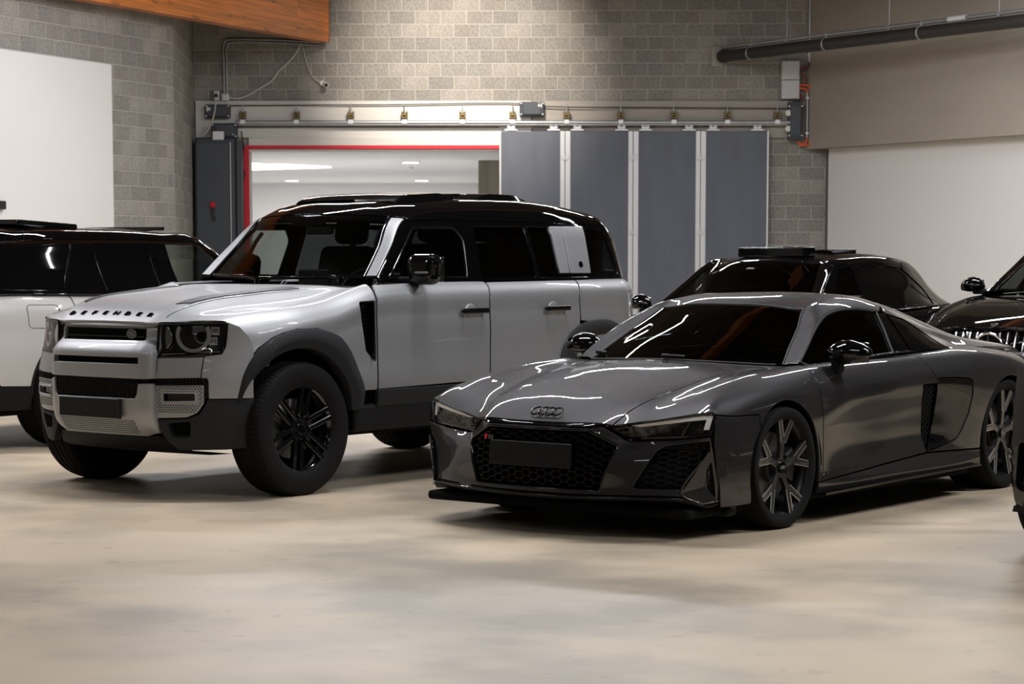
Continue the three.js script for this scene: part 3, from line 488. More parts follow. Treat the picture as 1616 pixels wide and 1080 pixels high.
// ---------------------------------------------------------------- grey sports coupe
{
  const car = thing('sports_coupe', 'low dark grey metallic two-door sports coupe with black hexagonal grille in the foreground', 'car', [.6952, 0, -12.7129], -.6502);
  const B = coupeBody, F = coupeFront, T = coupeTop, left = { v0: CB + .5 }, top6 = { u1: 7, v0: CB, v1: CB + 7 };
  const sideUV = (pts, step = .06, lim = { v0: CB + 4.2 }) => { const o = []; for (let i = 0; i < pts.length; i++) { const p = pts[i], q = pts[i + 1]; if (!q) { o.push(B.inv(2, 1, ...p, lim)); break; } const n = Math.max(1, Math.ceil(Math.hypot(q[0] - p[0], q[1] - p[1]) / step)); for (let k = 0; k < n; k++) o.push(B.inv(2, 1, lerp(p[0], q[0], k / n), lerp(p[1], q[1], k / n), lim)); } return o; };
  const topUV = (pts, lim = { v0: CB, v1: CB + 6, u1: 6 }) => pts.map(([x, z]) => B.inv(0, 2, x, z, lim));
  const flipV = (l) => l.map(([u, v]) => [u, 2 * CB - v]);
  // seams shared by neighbouring panels
  const hoodSeam = topUV(curve2([[.43, .88], [.455, .715], [.498, .469], [.523, .22], [.552, -.113], [.60, -.30], [.645, -.44]], 4));
  const doorFront = [[-.40, .838], [-.375, .80], [-.37, .766], [-.39, .638], [-.403, .425], [-.403, .222]];
  const sillTop = B.uv([[5, CB + 4]], .2);
  const cF = [.012, .318], rF = .362, cR = [-2.64, .328], rR = .372;
  // bonnet
  const bonnetUV = [...hoodSeam, ...[...flipV(hoodSeam)].reverse()];
  // cowl edge runs a little ahead of the glass
  part(car, 'bonnet', panel(B, bonnetUV, [], { du: .2, dv: .25 }), K.grey);
  // front wings
  const vEnd = hoodSeam[hoodSeam.length - 1], vStart = hoodSeam[0];
  const wing = [[0, vStart[1]], ...hoodSeam.slice(1), [5.0, vEnd[1]], [5, CB + 3.6], [5, CB + 4.4], ...sideUV(doorFront), ...sideUV([[-.335, .222]]), ...sideUV(archLine(...cF, rF, -16, 55, 12).map(([z, y]) => [2 * cF[0] - z, y]).filter((p) => p[1] > .22)), ...sideUV([...arc(...cF, rF, 125, 60, 0)].slice(0, 0)), ...sideUV(arc(...cF, rF, 124, 42, 12)), ...sideUV([[.285, .622], [.507, .625], [.655, .638]]), [0, CB + 7.05], [0, CB + 6]];
  both(car, 'front_wing', panel(B, wing, [], { du: .2, dv: .25 }), K.grey);
  // front corner of the bumper, wheel arch to headlamp
  const cornerUV = [...sideUV([[.655, .636], [.507, .623], [.287, .620]]), ...sideUV(arc(...cF, rF, 40, -25, 10)), ...sideUV([[.36, .16], [.5, .158]]), [0, CB + 12.9], [0, CB + 10], [0, CB + 7.1]];
  both(car, 'bumper_corner', panel(B, cornerUV, [], { du: .2, dv: .25 }), K.grey);
  // door
  const ventFront = [[-1.555, .69], [-1.565, .60], [-1.583, .50], [-1.597, .40], [-1.632, .295]];
  const seamRear = [[-1.60, .880], [-1.655, .822], [-1.69, .745], [-1.722, .69]];
  const doorUV = [...sideUV(doorFront), ...sideUV([[-.403, .224], [-1.62, .292]]), ...sideUV([...ventFront].reverse()), ...sideUV([...seamRear].reverse()), ...B.uv([[9, CB + 4.9]], 9).slice(0, 0), ...sideUV([[-1.6, .872], [-1.2, .858], [-.75, .850], [-.42, .842]], .1, { v0: CB + 4.2, v1: CB + 7 })];
  both(car, 'door', panel(B, doorUV, [], { du: .2, dv: .25 }), K.grey);
  // rear quarter with the cut-out of the side blade
  const blade = [[-1.722, .725], [-1.95, .718], [-2.10, .705], [-2.132, .69], [-2.135, .60], [-2.10, .49], [-2.04, .40], [-1.99, .352], [-1.89, .328], [-1.64, .296]];
  const ventRear = [[-1.64, .296], [-1.70, .40], [-1.722, .50], [-1.728, .60], [-1.722, .69]];
  const quarter = [...sideUV(seamRear), ...sideUV(blade.slice(0, -1)), ...sideUV([[-1.64, .293], [-2.262, .275]]), ...sideUV(arc(...cR, rR, -8, 0, 2).reverse().slice(0, 0)), ...sideUV(arc(...cR, rR, -6, 184, 26)), ...sideUV([[-3.05, .28], [-3.3, .3]]), [13, CB + 11], [13, CB + 8], [13, CB + 5], [13, CB + 2.5], [12, CB + 2.5], [11, CB + 3], [10, CB + 3.5], [9, CB + 4], [8.2, CB + 4.5]];
  both(car, 'rear_quarter', panel(B, quarter, [], { du: .2, dv: .25 }), K.grey);
  both(car, 'side_blade', panel(B, [...sideUV(blade), ...sideUV(ventRear)], [], { lift: -.004, du: .2, dv: .25 }), K.blackPaint, 'gloss black side blade');
  // vent in front of the blade: recessed honeycomb
  const ventPoly = [...ventFront, ...ventRear.slice(1)];
  const backing = (S, loop, name, lift = -.03, m = K.hull) => both(car, name, panel(S, loop, [], { lift, depth: 0 }), m);
  both(car, 'side_vent', [panel(B, sideUV(ventPoly), [], { lift: -.035, depth: 0 }), ...honeycomb(B, ventPoly, (z, y) => B.inv(2, 1, z, y, { v0: CB + 5 }), .036, .034, .0035, .01, -.018)], K.plasticDark);
  // sills
  const skirt = [...sideUV([[-.345, .218], [-1.63, .288], [-2.268, .271], [-2.268, .166], [-1.4, .16], [-.34, .157]], .08)];
  both(car, 'side_skirt', panel(B, skirt, [], { du: .25, dv: .3 }), K.grey);
  both(car, 'skirt_blade', [bar([.965, .158, -.34], [.972, .182, -2.2], .05, .012)], K.gloss);
  // inner hull, arches, floor
  const hullHole = (c, r) => sideUV(arc(...c, r, 0, 352, 40));
  part(car, 'inner_hull', [rbox(1.66, .30, 1.70, .05, 0, .34, -1.32), rbox(1.2, .3, .6, .05, 0, .38, -.02), rbox(1.0, .22, .35, .08, 0, .36, .60), rbox(1.26, .34, .9, .05, 0, .4, -2.6), rbox(1.55, .36, .2, .05, 0, .45, -3.16), rbox(1.5, .2, .24, .02, 0, .62, -.62)], K.hull);
  both(car, 'arch_liner', new THREE.CylinderGeometry(.385, .385, .34, 32, 1, true, 0, Math.PI).rotateZ(Math.PI / 2).translate(.77, .31, .01), K.hull);
  both(car, 'arch_liner', new THREE.CylinderGeometry(.40, .40, .36, 32, 1, true, 0, Math.PI).rotateZ(Math.PI / 2).translate(.77, .325, -2.64), K.hull);
  both(car, 'rear_hull', panel(B, [[7, CB + 4], [12.8, CB + 2], [12.8, CB + .05], [7, CB + .05]], [], { lift: -.015, depth: 0 }), K.hull);
  part(car, 'floor_pan', rbox(1.7, .05, 4.0, .02, 0, .135, -1.2), K.under);
  part(car, 'rear_bumper', [rbox(1.62, .36, .12, .05, 0, .45, -3.36), rbox(1.5, .12, .1, .03, 0, .24, -3.33), rbox(1.6, .18, .06, .03, 0, .72, -3.38)], K.grey);
  // ---- front
  const fUV = (pts, step = .05) => F.front(pts, {}, step), mir = (pts) => pts.map(([x, y]) => [-x, y]);
  const half = [[.33, .562], [.372, .572], [.40, .563], [.445, .534], [.495, .503], [.54, .497], [.725, .508], [.913, .527]];
  const grilleHole = corners([[.318, .549, .015], [.473, .474, .02], [.395, .243, .02], [-.395, .243, .02], [-.473, .474, .02], [-.318, .549, .015]]);
  const intake = corners([[.667, .452, .01], [.69, .473, .01], [.80, .491, .02], [.907, .503, .008], [.899, .452, .005], [.80, .264, .008], [.57, .266, .008]]);
  const slot = corners([[.905, .40, .004], [.910, .33, .004], [.9035, .205, .004], [.882, .27, .01], [.886, .36, .01]]);
  const bottomEdge = [[.905, .195], [.877, .184], [.80, .222], [.70, .226], [.45, .222], [.2, .218], [0, .217]];
  const outline = [...half, [.917, .44], [.916, .36], [.914, .27], ...bottomEdge, ...mir([...bottomEdge].reverse()).slice(1), [-.914, .27], [-.916, .36], [-.917, .44], ...mir([...half].reverse()), [0, .560]];
  part(car, 'front_bumper', panel(F, fUV(outline), [fUV(grilleHole), fUV(intake), fUV(mir(intake).reverse()), fUV(slot), fUV(mir(slot).reverse())], { du: .25, dv: .25, depth: .03, round: .005 }), K.grey);
  // fins that stand in the outer intakes
  const fin = (() => { const a = [.906, .45, .70], b = [.803, .246, .795], c = [.872, .186, .712], d = [.906, .196, .612], e = [.876, .275, .70], f = [.884, .38, .70]; return [a, b, c, d, e, f]; })();
  { const g = new THREE.BufferGeometry(), [a, b, c, d, e, f] = fin, tri = [a, b, e, b, c, e, c, d, e, a, e, f], back = tri.map((p) => [p[0] - .01, p[1], p[2] - .05]); const P = []; tri.forEach((p) => P.push(...p)); for (let i = 0; i < back.length; i += 3) P.push(...back[i], ...back[i + 2], ...back[i + 1]); const ring = [a, b, c, d, e, f]; ring.forEach((p, i) => { const q = ring[(i + 1) % 6], bk = (r) => [r[0] - .01, r[1], r[2] - .05]; P.push(...p, ...bk(p), ...q, ...q, ...bk(p), ...bk(q)); }); g.setAttribute('position', new THREE.Float32BufferAttribute(P, 3)); g.computeVertexNormals(); both(car, 'intake_fin', [g, tube([a, b, c].map((p) => [p[0], p[1], p[2] + .001]), .006, 6), tube([c, d], .004, 6)], K.grey); }
  const nose = (x, y) => F.inv(0, 1, x, y);
  part(car, 'grille_backing', panel(F, fUV(grilleHole), [], { gap: -.02, lift: -.06, depth: 0 }), K.hull); part(car, 'grille', honeycomb(F, grilleHole, nose, .064, .036, .0034, .016, -.022), K.grilleBlack);
  part(car, 'grille_frame', strip(F, fUV(grilleHole, .03), .006, -.006, true), K.gloss);
  both(car, 'intake_grille', [panel(F, fUV(intake), [], { gap: -.02, lift: -.075, depth: 0 }), ...honeycomb(F, intake, nose, .062, .03, .004, .014, -.04)], K.plasticDark);
  both(car, 'intake_grille', [panel(F, fUV(slot), [], { gap: -.01, lift: -.03, depth: 0 }), ...honeycomb(F, slot, nose, .03, .03, .003, .008, -.012)], K.plasticDark);
  // three thin slots over the grille
  for (const [a, b] of [[-.335, -.155], [-.14, .09], [.105, .345]]) part(car, 'bonnet_slot', panel(F, fUV(corners([[a + .012, .572], [b - .004, .572], [b - .012, .5585], [a, .5585]])), [], { lift: -.008, depth: 0 }), K.hull);
  part(car, 'slot_backing', panel(F, fUV([[-.345, .574], [.345, .574], [.345, .556], [-.345, .556]]), [], { lift: -.012, depth: 0 }), K.plasticDark);
  part(car, 'bonnet_lip', panel(F, fUV([[-.43, .585], [-.34, .581], [0, .575], [.34, .581], [.43, .585], [.40, .567], [.335, .563], [0, .561], [-.335, .563], [-.40, .567]]), [], { lift: .0, depth: .0, gap: .001 }), K.gloss);
  // splitter
  { const e = bottomEdge.map(([x, y]) => [x, y]), pts = [...mir([...e].reverse()), ...e.slice(1, -1).reverse().slice(0, 0)]; const line = [...mir(e), ...[...e].reverse().slice(1)]; const upper = line.map(([x, y]) => { const f = F.frame(...nose(x, y - .006)); return [f.p[0], f.p[1], f.p[2] + .018]; }), P = [], put = (...q) => q.forEach((r) => P.push(...r)); for (let i = 0; i + 1 < upper.length; i++) { const a = upper[i], b = upper[i + 1], d = (p) => [p[0], p[1] - .016, p[2] + .004], k = (p) => [p[0] * .93, p[1] - .028, p[2] - .12], t = (p) => [p[0] * .99, p[1] + .004, p[2] - .03]; put(t(a), a, b, t(a), b, t(b), a, d(a), d(b), a, d(b), b, d(a), k(a), k(b), d(a), k(b), d(b)); } const g = new THREE.BufferGeometry(); g.setAttribute('position', new THREE.Float32BufferAttribute(P, 3)); g.computeVertexNormals(); part(car, 'splitter_floor', [ rbox(1.2, .03, .5, .012, 0, .135, .50), rbox(.16, .05, .1, .02, .80, .125, .43), rbox(.16, .05, .1, .02, -.80, .125, .43)], K.plasticDark); part(car, 'splitter', g, K.plasticDark); part(car, 'splitter_edge', tube(upper.map(([x, y, z]) => [x, y - .003, z + .001]), .006, 6), K.gloss); }
  // rings on the bonnet
  { const g = []; for (let i = 0; i < 4; i++) g.push(mat4(new THREE.TorusGeometry(.031, .0048, 8, 36), [(i - 1.5) * .0435, 0, 0])); const f = B.frame(...B.inv(0, 2, 0, .835, { u1: 3 })); part(car, 'badge', mat4(merge(g), [0, f.p[1] + .013, f.p[2] + .012], [-Math.atan2(f.n[1], f.n[2]) + .12, 0, 0]), K.gloss, 'black four-ring badge'); }
  // number plate holder
  { const p = new THREE.Group(); p.name = 'number_plate'; car.add(p); p.position.set(-.013, .413, .975); p.rotation.x = -.06; part(p, 'holder', rbox(.525, .128, .014, .006), K.plate); for (const x of [-.155, .14]) part(p, 'screw', cylZ(.0045, .004, x, .012, .008, 12), K.gloss); }
  { const f = F.frame(...nose(-.315, .488)); const b = new THREE.Group(); b.name = 'model_badge'; car.add(b); b.position.set(f.p[0], f.p[1], f.p[2] - .006); b.rotation.y = -.28; part(b, 'emblem', mat4(extrude([[-.014, -.013], [.004, -.013], [.014, .013], [-.004, .013]], .008, .001), [-.022, 0, 0]), K.red, 'red emblem'); part(b, 'lettering', mat4(text('R8', .022, .006), [.022, 0, 0], [0, 0, 0], [1.25, 1, 1]), K.darkChrome); }
  // headlamps
  const lampTop = [[.50, .575], [.66, .607], [.79, .632], [.87, .647], [.918, .645]], lamp = [...lampTop.map(([x, y]) => [x, y - .004]), [.919, .60], [.911, .532], [.80, .520], [.725, .515], [.545, .504], [.505, .512]];
  const inner = [[.43, .575], [.50, .574], [.505, .512]];
  both(car, 'headlamp', panel(F, fUV(lamp), [], { lift: -.05, depth: 0, gap: 0 }), K.lampBlack).forEach((h, side) => {
    const sub = (n, g, m, l) => part(h, n, side ? mirrorX(merge([g].flat())) : merge([g].flat()), m, l);
    sub('lens', panel(F, fUV(lamp), [], { lift: -.004, depth: .03, gap: .002 }), K.lens);
    sub('light_guide', [panel(F, fUV([[.515, .567], [.66, .598], [.79, .623], [.87, .638], [.913, .637], [.90, .566], [.872, .562], [.884, .616], [.79, .602], [.66, .580], [.56, .562]]), [], { lift: -.022, depth: .012, gap: 0 })], K.drl, 'pale angular daytime light guide');
    for (const i of [0, 1, 2, 3]) sub('reflector', [i].flatMap((i) => { const x = .61 + i * .078, y = .545 + i * .007, f = F.frame(...nose(x, y)); return [mat4(cylZ(.020, .02, 0, 0, 0, 20), [f.p[0], f.p[1], f.p[2] - .035], [0, .3, 0])]; }), K.rimBarrel);
    for (const i of [0, 1, 2, 3]) sub('projector_lens', [i].map((i) => { const x = .61 + i * .078, y = .545 + i * .007, f = F.frame(...nose(x, y)); return new THREE.SphereGeometry(.016, 16, 10).translate(f.p[0], f.p[1], f.p[2] - .03); }), K.gloss);
    sub('bezel', [bar(...[[.585, .52], [.545, .565]].map(([x, y]) => { const f = F.frame(...nose(x, y)); return [f.p[0], f.p[1], f.p[2] - .02]; }), .008, .01), bar(...[[.56, .512], [.80, .526]].map(([x, y]) => { const f = F.frame(...nose(x, y)); return [f.p[0], f.p[1], f.p[2] - .015]; }), .008, .006), bar(...[[.765, .53], [.80, .60]].map(([x, y]) => { const f = F.frame(...nose(x, y)); return [f.p[0], f.p[1], f.p[2] - .02]; }), .012, .006)], K.darkChrome);
  });
  both(car, 'lamp_inner_vent', [panel(F, fUV([[.445, .576], [.498, .573], [.543, .508], [.497, .507], [.46, .535], [.42, .562]]), [], { lift: -.02, depth: 0, gap: 0 }), ...[0, 1, 2].map((i) => { const p = (x, y) => { const f = F.frame(...nose(x, y)); return [f.p[0], f.p[1], f.p[2] - .008]; }; return bar(p(.43 + i * .022, .562 - i * .017), p(.49 + i * .018, .568 - i * .02), .012, .004); })], K.gloss);
  // ---- greenhouse
  const wsRear = 3, roofEnd = 5.75;
  part(car, 'roof', panel(T, T.uv([[.02, CT + 2], [wsRear, CT + 2], [wsRear, CT - 2], [.02, CT - 2], [.02, CT - 4], [roofEnd, CT - 4], [6.15, CT - 3.2], [6.25, CT - 2], [6.3, CT], [6.25, CT + 2], [6.15, CT + 3.2], [roofEnd, CT + 4], [.02, CT + 4]]), [], { du: .2, dv: .2 }), K.grey);
  part(car, 'windscreen', panel(T, T.uv([[.02, CT + 2], [wsRear, CT + 2], [wsRear, CT - 2], [.02, CT - 2]]), [], { lift: -.003, depth: 0, gap: .006, du: .25, dv: .25 }), K.tint);
  part(car, 'windscreen_seal', [strip(T, T.uv([[.03, CT + 1.98], [2.98, CT + 1.98], [2.98, CT - 1.98], [.03, CT - 1.98]], .15), .007, -.004, false)], K.seal);
  const glassUV = (pts, step = .08) => { const o = []; pts.forEach((p, i) => { const q = pts[(i + 1) % pts.length], n = Math.max(1, Math.ceil(Math.hypot(q[0] - p[0], q[1] - p[1]) / step)); for (let k = 0; k < n; k++) o.push(T.inv(2, 1, lerp(p[0], q[0], k / n), lerp(p[1], q[1], k / n), { v0: CT + 2.5 })); }); return o; };
  const uTop = (u) => [u, CT + 4.05];
  const sideWin = [...T.uv([[.25, CT + 4.05], [5.55, CT + 4.05]], .3).slice(0, 19), [5.5, CT + 4.05], ...glassUV([[-1.60, 1.09], [-1.50, .98], [-1.405, .878]]).slice(0, -6), [4.75, CT + 5.95], [3, CT + 5.97], [1.5, CT + 5.95], [.45, CT + 5.8]];
  const cleanWin = T.uv([[.2, CT + 4.05], [5.55, CT + 4.05], [5.25, CT + 5], [4.80, CT + 5.97], [.35, CT + 5.97]], .25);
  both(car, 'side_window', panel(T, cleanWin, [], { lift: -.012, depth: 0, gap: .004 }), K.tint);
  both(car, 'window_seal', strip(T, cleanWin, .008, -.006, true), K.seal);
  both(car, 'pillar_trim', panel(T, T.uv([[5.57, CT + 4.05], [6.02, CT + 4.05], [5.95, CT + 5], [5.72, CT + 5.97], [4.86, CT + 5.97], [5.3, CT + 5]], .25), [], { lift: -.006 }), K.gloss);
  both(car, 'quarter_window', panel(T, T.uv([[6.75, CT + 4.1], [7.1, CT + 4.6], [7.55, CT + 5.95], [5.8, CT + 5.95], [6.02, CT + 5], [6.1, CT + 4.1]], .25), [], { lift: -.004 }), K.gloss);
  both(car, 'rear_sail', panel(T, T.uv([[6.25, CT + 2], [6.15, CT + 3.2], [6.02, CT + 4.02], [6.8, CT + 4.05], [7.16, CT + 4.6], [7.6, CT + 6], [10, CT + 6], [10, CT + 2]], .2), [], {}), K.grey);
  part(car, 'rear_window', panel(T, T.uv([[6.3, CT - 2], [6.33, CT], [6.3, CT + 2], [10, CT + 2], [10, CT - 2]], .25), [], { lift: -.004 }), K.gloss);
  both(car, 'sill_trim', strip(T, T.uv([[.4, CT + 6], [5.6, CT + 6]], .2).slice(0, 27), .006, .002), K.gloss);
  // ---- cabin
  seat(car, .36, .25, -1.22); seat(car, -.36, .25, -1.22); steering(car, .36, .74, -.80);
  part(car, 'dashboard', [rbox(1.3, .12, .42, .05, 0, .76, -.62), rbox(.34, .07, .22, .03, .36, .82, -.60), rbox(.2, .3, .9, .04, 0, .5, -1.1)], K.leather);
  part(car, 'bulkhead', rbox(1.2, .55, .06, .03, 0, .72, -1.78), K.hull);
  part(car, 'interior_mirror', mat4(rbox(.2, .055, .03, .012), [0, 1.09, -.9], [.2, 0, 0]), K.gloss);
  // wipers
  part(car, 'wiper', [[[-.58, -.47], [-.50, -.425]], [[.02, -.25], [.14, -.262]]].flatMap(([[x0, z0], [x1, z1]]) => { const p = []; for (let k = 0; k <= 6; k++) { const x = lerp(x0, x1, k / 6), f = T.frame(...T.inv(0, 2, x, lerp(z0, z1, k / 6), { u1: 2 })); p.push([f.p[0], f.p[1] + .016, f.p[2] + .012]); } return [tube(p, .007, 6), mat4(rbox(.05, .022, .03, .008), p[0])]; }), K.seal);
  // mirrors
  both(car, 'door_mirror', (() => { const s = new THREE.SphereGeometry(1, 32, 20); const p = s.attributes.position; for (let i = 0; i < p.count; i++) { let x = p.getX(i), y = p.getY(i), z = p.getZ(i); if (z < -.25) z = -.25 + (z + .25) * .15; y = y < -.35 ? -.35 + (y + .35) * .35 : y; const t = 1 - .22 * Math.max(0, x); p.setXYZ(i, x * .130, y * .072 * t, z * .105 * t); } s.computeVertexNormals(); return s.rotateY(.18).translate(.935, .905, -.675); })(), K.gloss).forEach((m, side) => {
    const sub = (n, g, mt) => part(m, n, side ? mirrorX(merge([g].flat())) : merge([g].flat()), mt);
    m.position.set(side ? .03 : 0, 0, side ? -.07 : 0);
    sub('arm', [rbox(.10, .035, .07, .012, .88, .860, -.675), rbox(.05, .07, .075, .012, .865, .83, -.67)], K.plasticDark); sub('mirror_glass', mat4(rbox(.19, .11, .006, .003), [.935, .905, -.705], [0, .18, 0]), K.chrome);
    sub('indicator', mat4(rbox(.16, .008, .04, .003), [.935, .882, -.615], [0, .18, 0]), K.darkChrome);
  });
  both(car, 'fuel_flap', strip(B, sideUV(arc(-2.3, .745, .001, 0, 300, 5)), .0005), K.grey);
  // ---- wheels
  const wheel = new THREE.Group();
  {
    const R = .3275, rim = .262, w = .25;
    part(wheel, 'tyre', tyre(R, w, rim), K.rubber);
    const r = part(wheel, 'rim', [rimBarrel(rim, w)], K.rimBarrel);
    part(r, 'lip', lipRing(.267, .109), K.machined);
    const dish = (q) => .088 + .018 * (q / rim) ** 2;
    for (let i = 0; i < 5; i++) {
      const a = 4 + i * 72, P = [[.05, a - 22], [.10, a - 9.5], [.135, a - 8.5], [.25, a - 16], [.266, a - 14.5], [.266, a - 10.5], [.25, a - 10], [.150, a + .5], [.25, a + 10.5], [.266, a + 11], [.266, a + 15], [.25, a + 16.5], [.135, a + 9.5], [.10, a + 10.5], [.05, a + 22]];
      const s = part(r, 'spoke', spoke(P, -.022, .026, dish, .003), K.rimGrey);
    }
    for (let i = 0; i < 5; i++) { const a = (4 + i * 72) * Math.PI / 180, e = []; for (const [d0, r0, d1, r1] of [[-9, .13, -16, .255], [.5, .162, -9.3, .255], [.8, .162, 10, .255], [10.5, .13, 17, .255]]) { const A = a + d0 * Math.PI / 180, Bq = a + d1 * Math.PI / 180; e.push(bar([dish(r0) + .0045, r0 * Math.cos(A), -r0 * Math.sin(A)], [dish(r1) + .0045, r1 * Math.cos(Bq), -r1 * Math.sin(Bq)], .0048, .005)); } part(r, 'machined_edge', e, K.machined); }
    part(r, 'hub', [cylX(.058, .03, .075, 0, 0, 32, .05)], K.rimGrey);
    const cap = part(r, 'centre_cap', [cylX(.031, .012, .096, 0, 0, 32)], K.gloss);
    part(r, 'cap_rings', [-1.5, -.5, .5, 1.5].map((k) => mat4(new THREE.TorusGeometry(.0075, .0013, 6, 20), [.1025, 0, -k * .0105], [0, Math.PI / 2, 0])), K.satin);
    part(r, 'bolt', [0, 1, 2, 3, 4].map((i) => { const a = i * 72 * Math.PI / 180 + .7; return cylX(.009, .02, .082, .047 * Math.cos(a), .047 * Math.sin(a), 10); }), K.darkChrome);
    part(wheel, 'brake_shield', cylX(.25, .01, -.06, 0, 0, 32), K.hull);
    part(wheel, 'brake_disc', [lathe([[.08, .02], [.185, .02], [.185, -.01], [.08, -.01]], 48).rotateZ(-Math.PI / 2), cylX(.085, .05, .03, 0, 0, 32)], K.disc);
    part(wheel, 'brake_caliper', (() => { const g = inYZ(extrude([...arc(0, 0, .20, -28, 28, 8).map(([a, b]) => [a, b]), ...arc(0, 0, .12, 28, -28, 8).map(([a, b]) => [a, b])], .09, .008)); return g.translate(-.03, 0, 0); })(), K.caliper);
  }
  placeWheels(car, wheel, [[.816, .3235, 0, 0], [-.816, .3235, 0, 0], [.80, .341, -2.65, 0, 1.2], [-.80, .341, -2.65, 0, 1.2]]);
  car.children.filter((c) => c.name === 'wheel').slice(2).forEach((w) => { w.scale.set(1.2, 1.045, 1.045); });
}
// ---------------------------------------------------------------- silver off-roader: its skins
const roverHalf = [];
{
  const R = (z, ...p) => roverHalf.push(p.map((q) => [q[0], q[1], q.length > 2 ? q[2] : z]));
  R(0, [0, 1.045, .705], [.3, 1.043, .70], [.45, 1.04, .675], [.60, 1.05, .62], [.72, 1.055, .55], [.79, 1.05, .487], [.85, 1.01, .425], [.885, .90, .385], [.895, .75, .38], [.895, .62, .375], [.875, .50, .37]);
  R(0, [0, 1.105, .61], [.3, 1.103, .605], [.47, 1.095, .59], [.60, 1.083, .54], [.71, 1.08, .475], [.80, 1.068, .41], [.87, 1.015, .355], [.905, .90, .32], [.915, .75, .315], [.915, .62, .31], [.895, .50, .30]);
  R(0, [0, 1.16, .42], [.3, 1.158, .42], [.51, 1.153, .40], [.62, 1.112, .37], [.735, 1.105, .32], [.83, 1.09, .26], [.90, 1.035, .22], [.93, .90, .20], [.938, .75, .20], [.938, .62, .20], [.915, .5, .20]);
  R(.02, [0, 1.20], [.3, 1.199], [.55, 1.195], [.65, 1.138], [.77, 1.133], [.868, 1.12], [.938, 1.06], [.958, .92], [.963, .76], [.963, .62], [.94, .5]);
  R(-.3, [0, 1.225], [.3, 1.223], [.60, 1.218], [.69, 1.17], [.79, 1.17], [.885, 1.158], [.952, 1.10], [.967, .95], [.97, .77], [.97, .62], [.945, .5]);
  R(-.62, [0, 1.25, -.58], [.3, 1.25, -.6], [.63, 1.243, -.62], [.73, 1.235, -.64], [.80, 1.24, -.65], [.875, 1.252, -.65], [.952, 1.20, -.64], [.967, 1.03], [.97, .80], [.97, .62], [.945, .5]);
  for (const z of [-1.15, -1.7, -2.25, -2.75]) R(z, [0, 1.25], [.3, 1.25], [.63, 1.25], [.73, 1.25], [.80, 1.255], [.885, 1.266], [.953, 1.215], [.968, 1.05], [.97, .82], [.968, .615], [.945, .5]);
  R(-3.1, [0, 1.25], [.3, 1.25], [.63, 1.25], [.72, 1.25], [.79, 1.255], [.875, 1.266], [.945, 1.215], [.962, 1.05], [.965, .82], [.963, .615], [.94, .5]);
  R(-3.36, [0, 1.25], [.3, 1.25], [.6, 1.25], [.69, 1.25], [.76, 1.255], [.84, 1.266], [.91, 1.215], [.932, 1.05], [.938, .82], [.937, .615], [.915, .5]);
  R(-3.50, [0, 1.25], [.3, 1.25], [.55, 1.25], [.62, 1.25], [.69, 1.255], [.76, 1.266], [.83, 1.215], [.855, 1.05], [.862, .82], [.86, .615], [.84, .5]);
  R(-3.58, [0, 1.25], [.25, 1.25], [.42, 1.25], [.48, 1.25], [.54, 1.255], [.60, 1.266], [.68, 1.215], [.71, 1.05], [.72, .82], [.72, .615], [.70, .5]);
}
const roverBody = new Skin(mirrorCols(roverHalf), { flip: true }), DB = 10;
// nose: the middle module and the recessed side modules that wrap round to the wheel arch
const roverNose = new Skin((() => {
  const ys = [1.03, 1.0, .94, .905, .87, .80, .70, .60, .50, .43, .375, .34], z0 = [.688, .703, .715, .758, .785, .792, .795, .795, .79, .765, .72, .68];
  const h = [[0, 0], [.2, -.006], [.33, -.016], [.39, -.03], [.425, -.055], [.438, -.10], [.44, -.16]].map(([x, d]) => ys.map((y, i) => [x * (1 + .03 * smooth(.95, .8, y)) - .03 * smooth(.45, .34, y) * x, y, z0[i] + d]));
  return [...h.slice(1).reverse().map((r) => r.map(([x, y, z]) => [-x, y, z])), ...h];
})(), { flip: true });
const roverCorner = new Skin((() => {
  const lampPlan = [[.41, .69], [.55, .648], [.67, .588], [.75, .53], [.81, .475], [.87, .40], [.905, .335], [.93, .27], [.945, .20]], fogPlan = [[.41, .712], [.55, .685], [.66, .64], [.75, .583], [.81, .52], [.87, .435], [.905, .37], [.93, .30], [.945, .22]];
  const ys = [1.05, .95, .84, .71, .60, .50, .42, .34, .28], w = [-.12, 0, .45, 1, 1, .95, .7, .2, -.2];
  return lampPlan.map((p, i) => ys.map((y, j) => [lerp(p[0], fogPlan[i][0], w[j]), y, lerp(p[1], fogPlan[i][1], w[j])]));
})(), { flip: true });
const roverTopHalf = [];
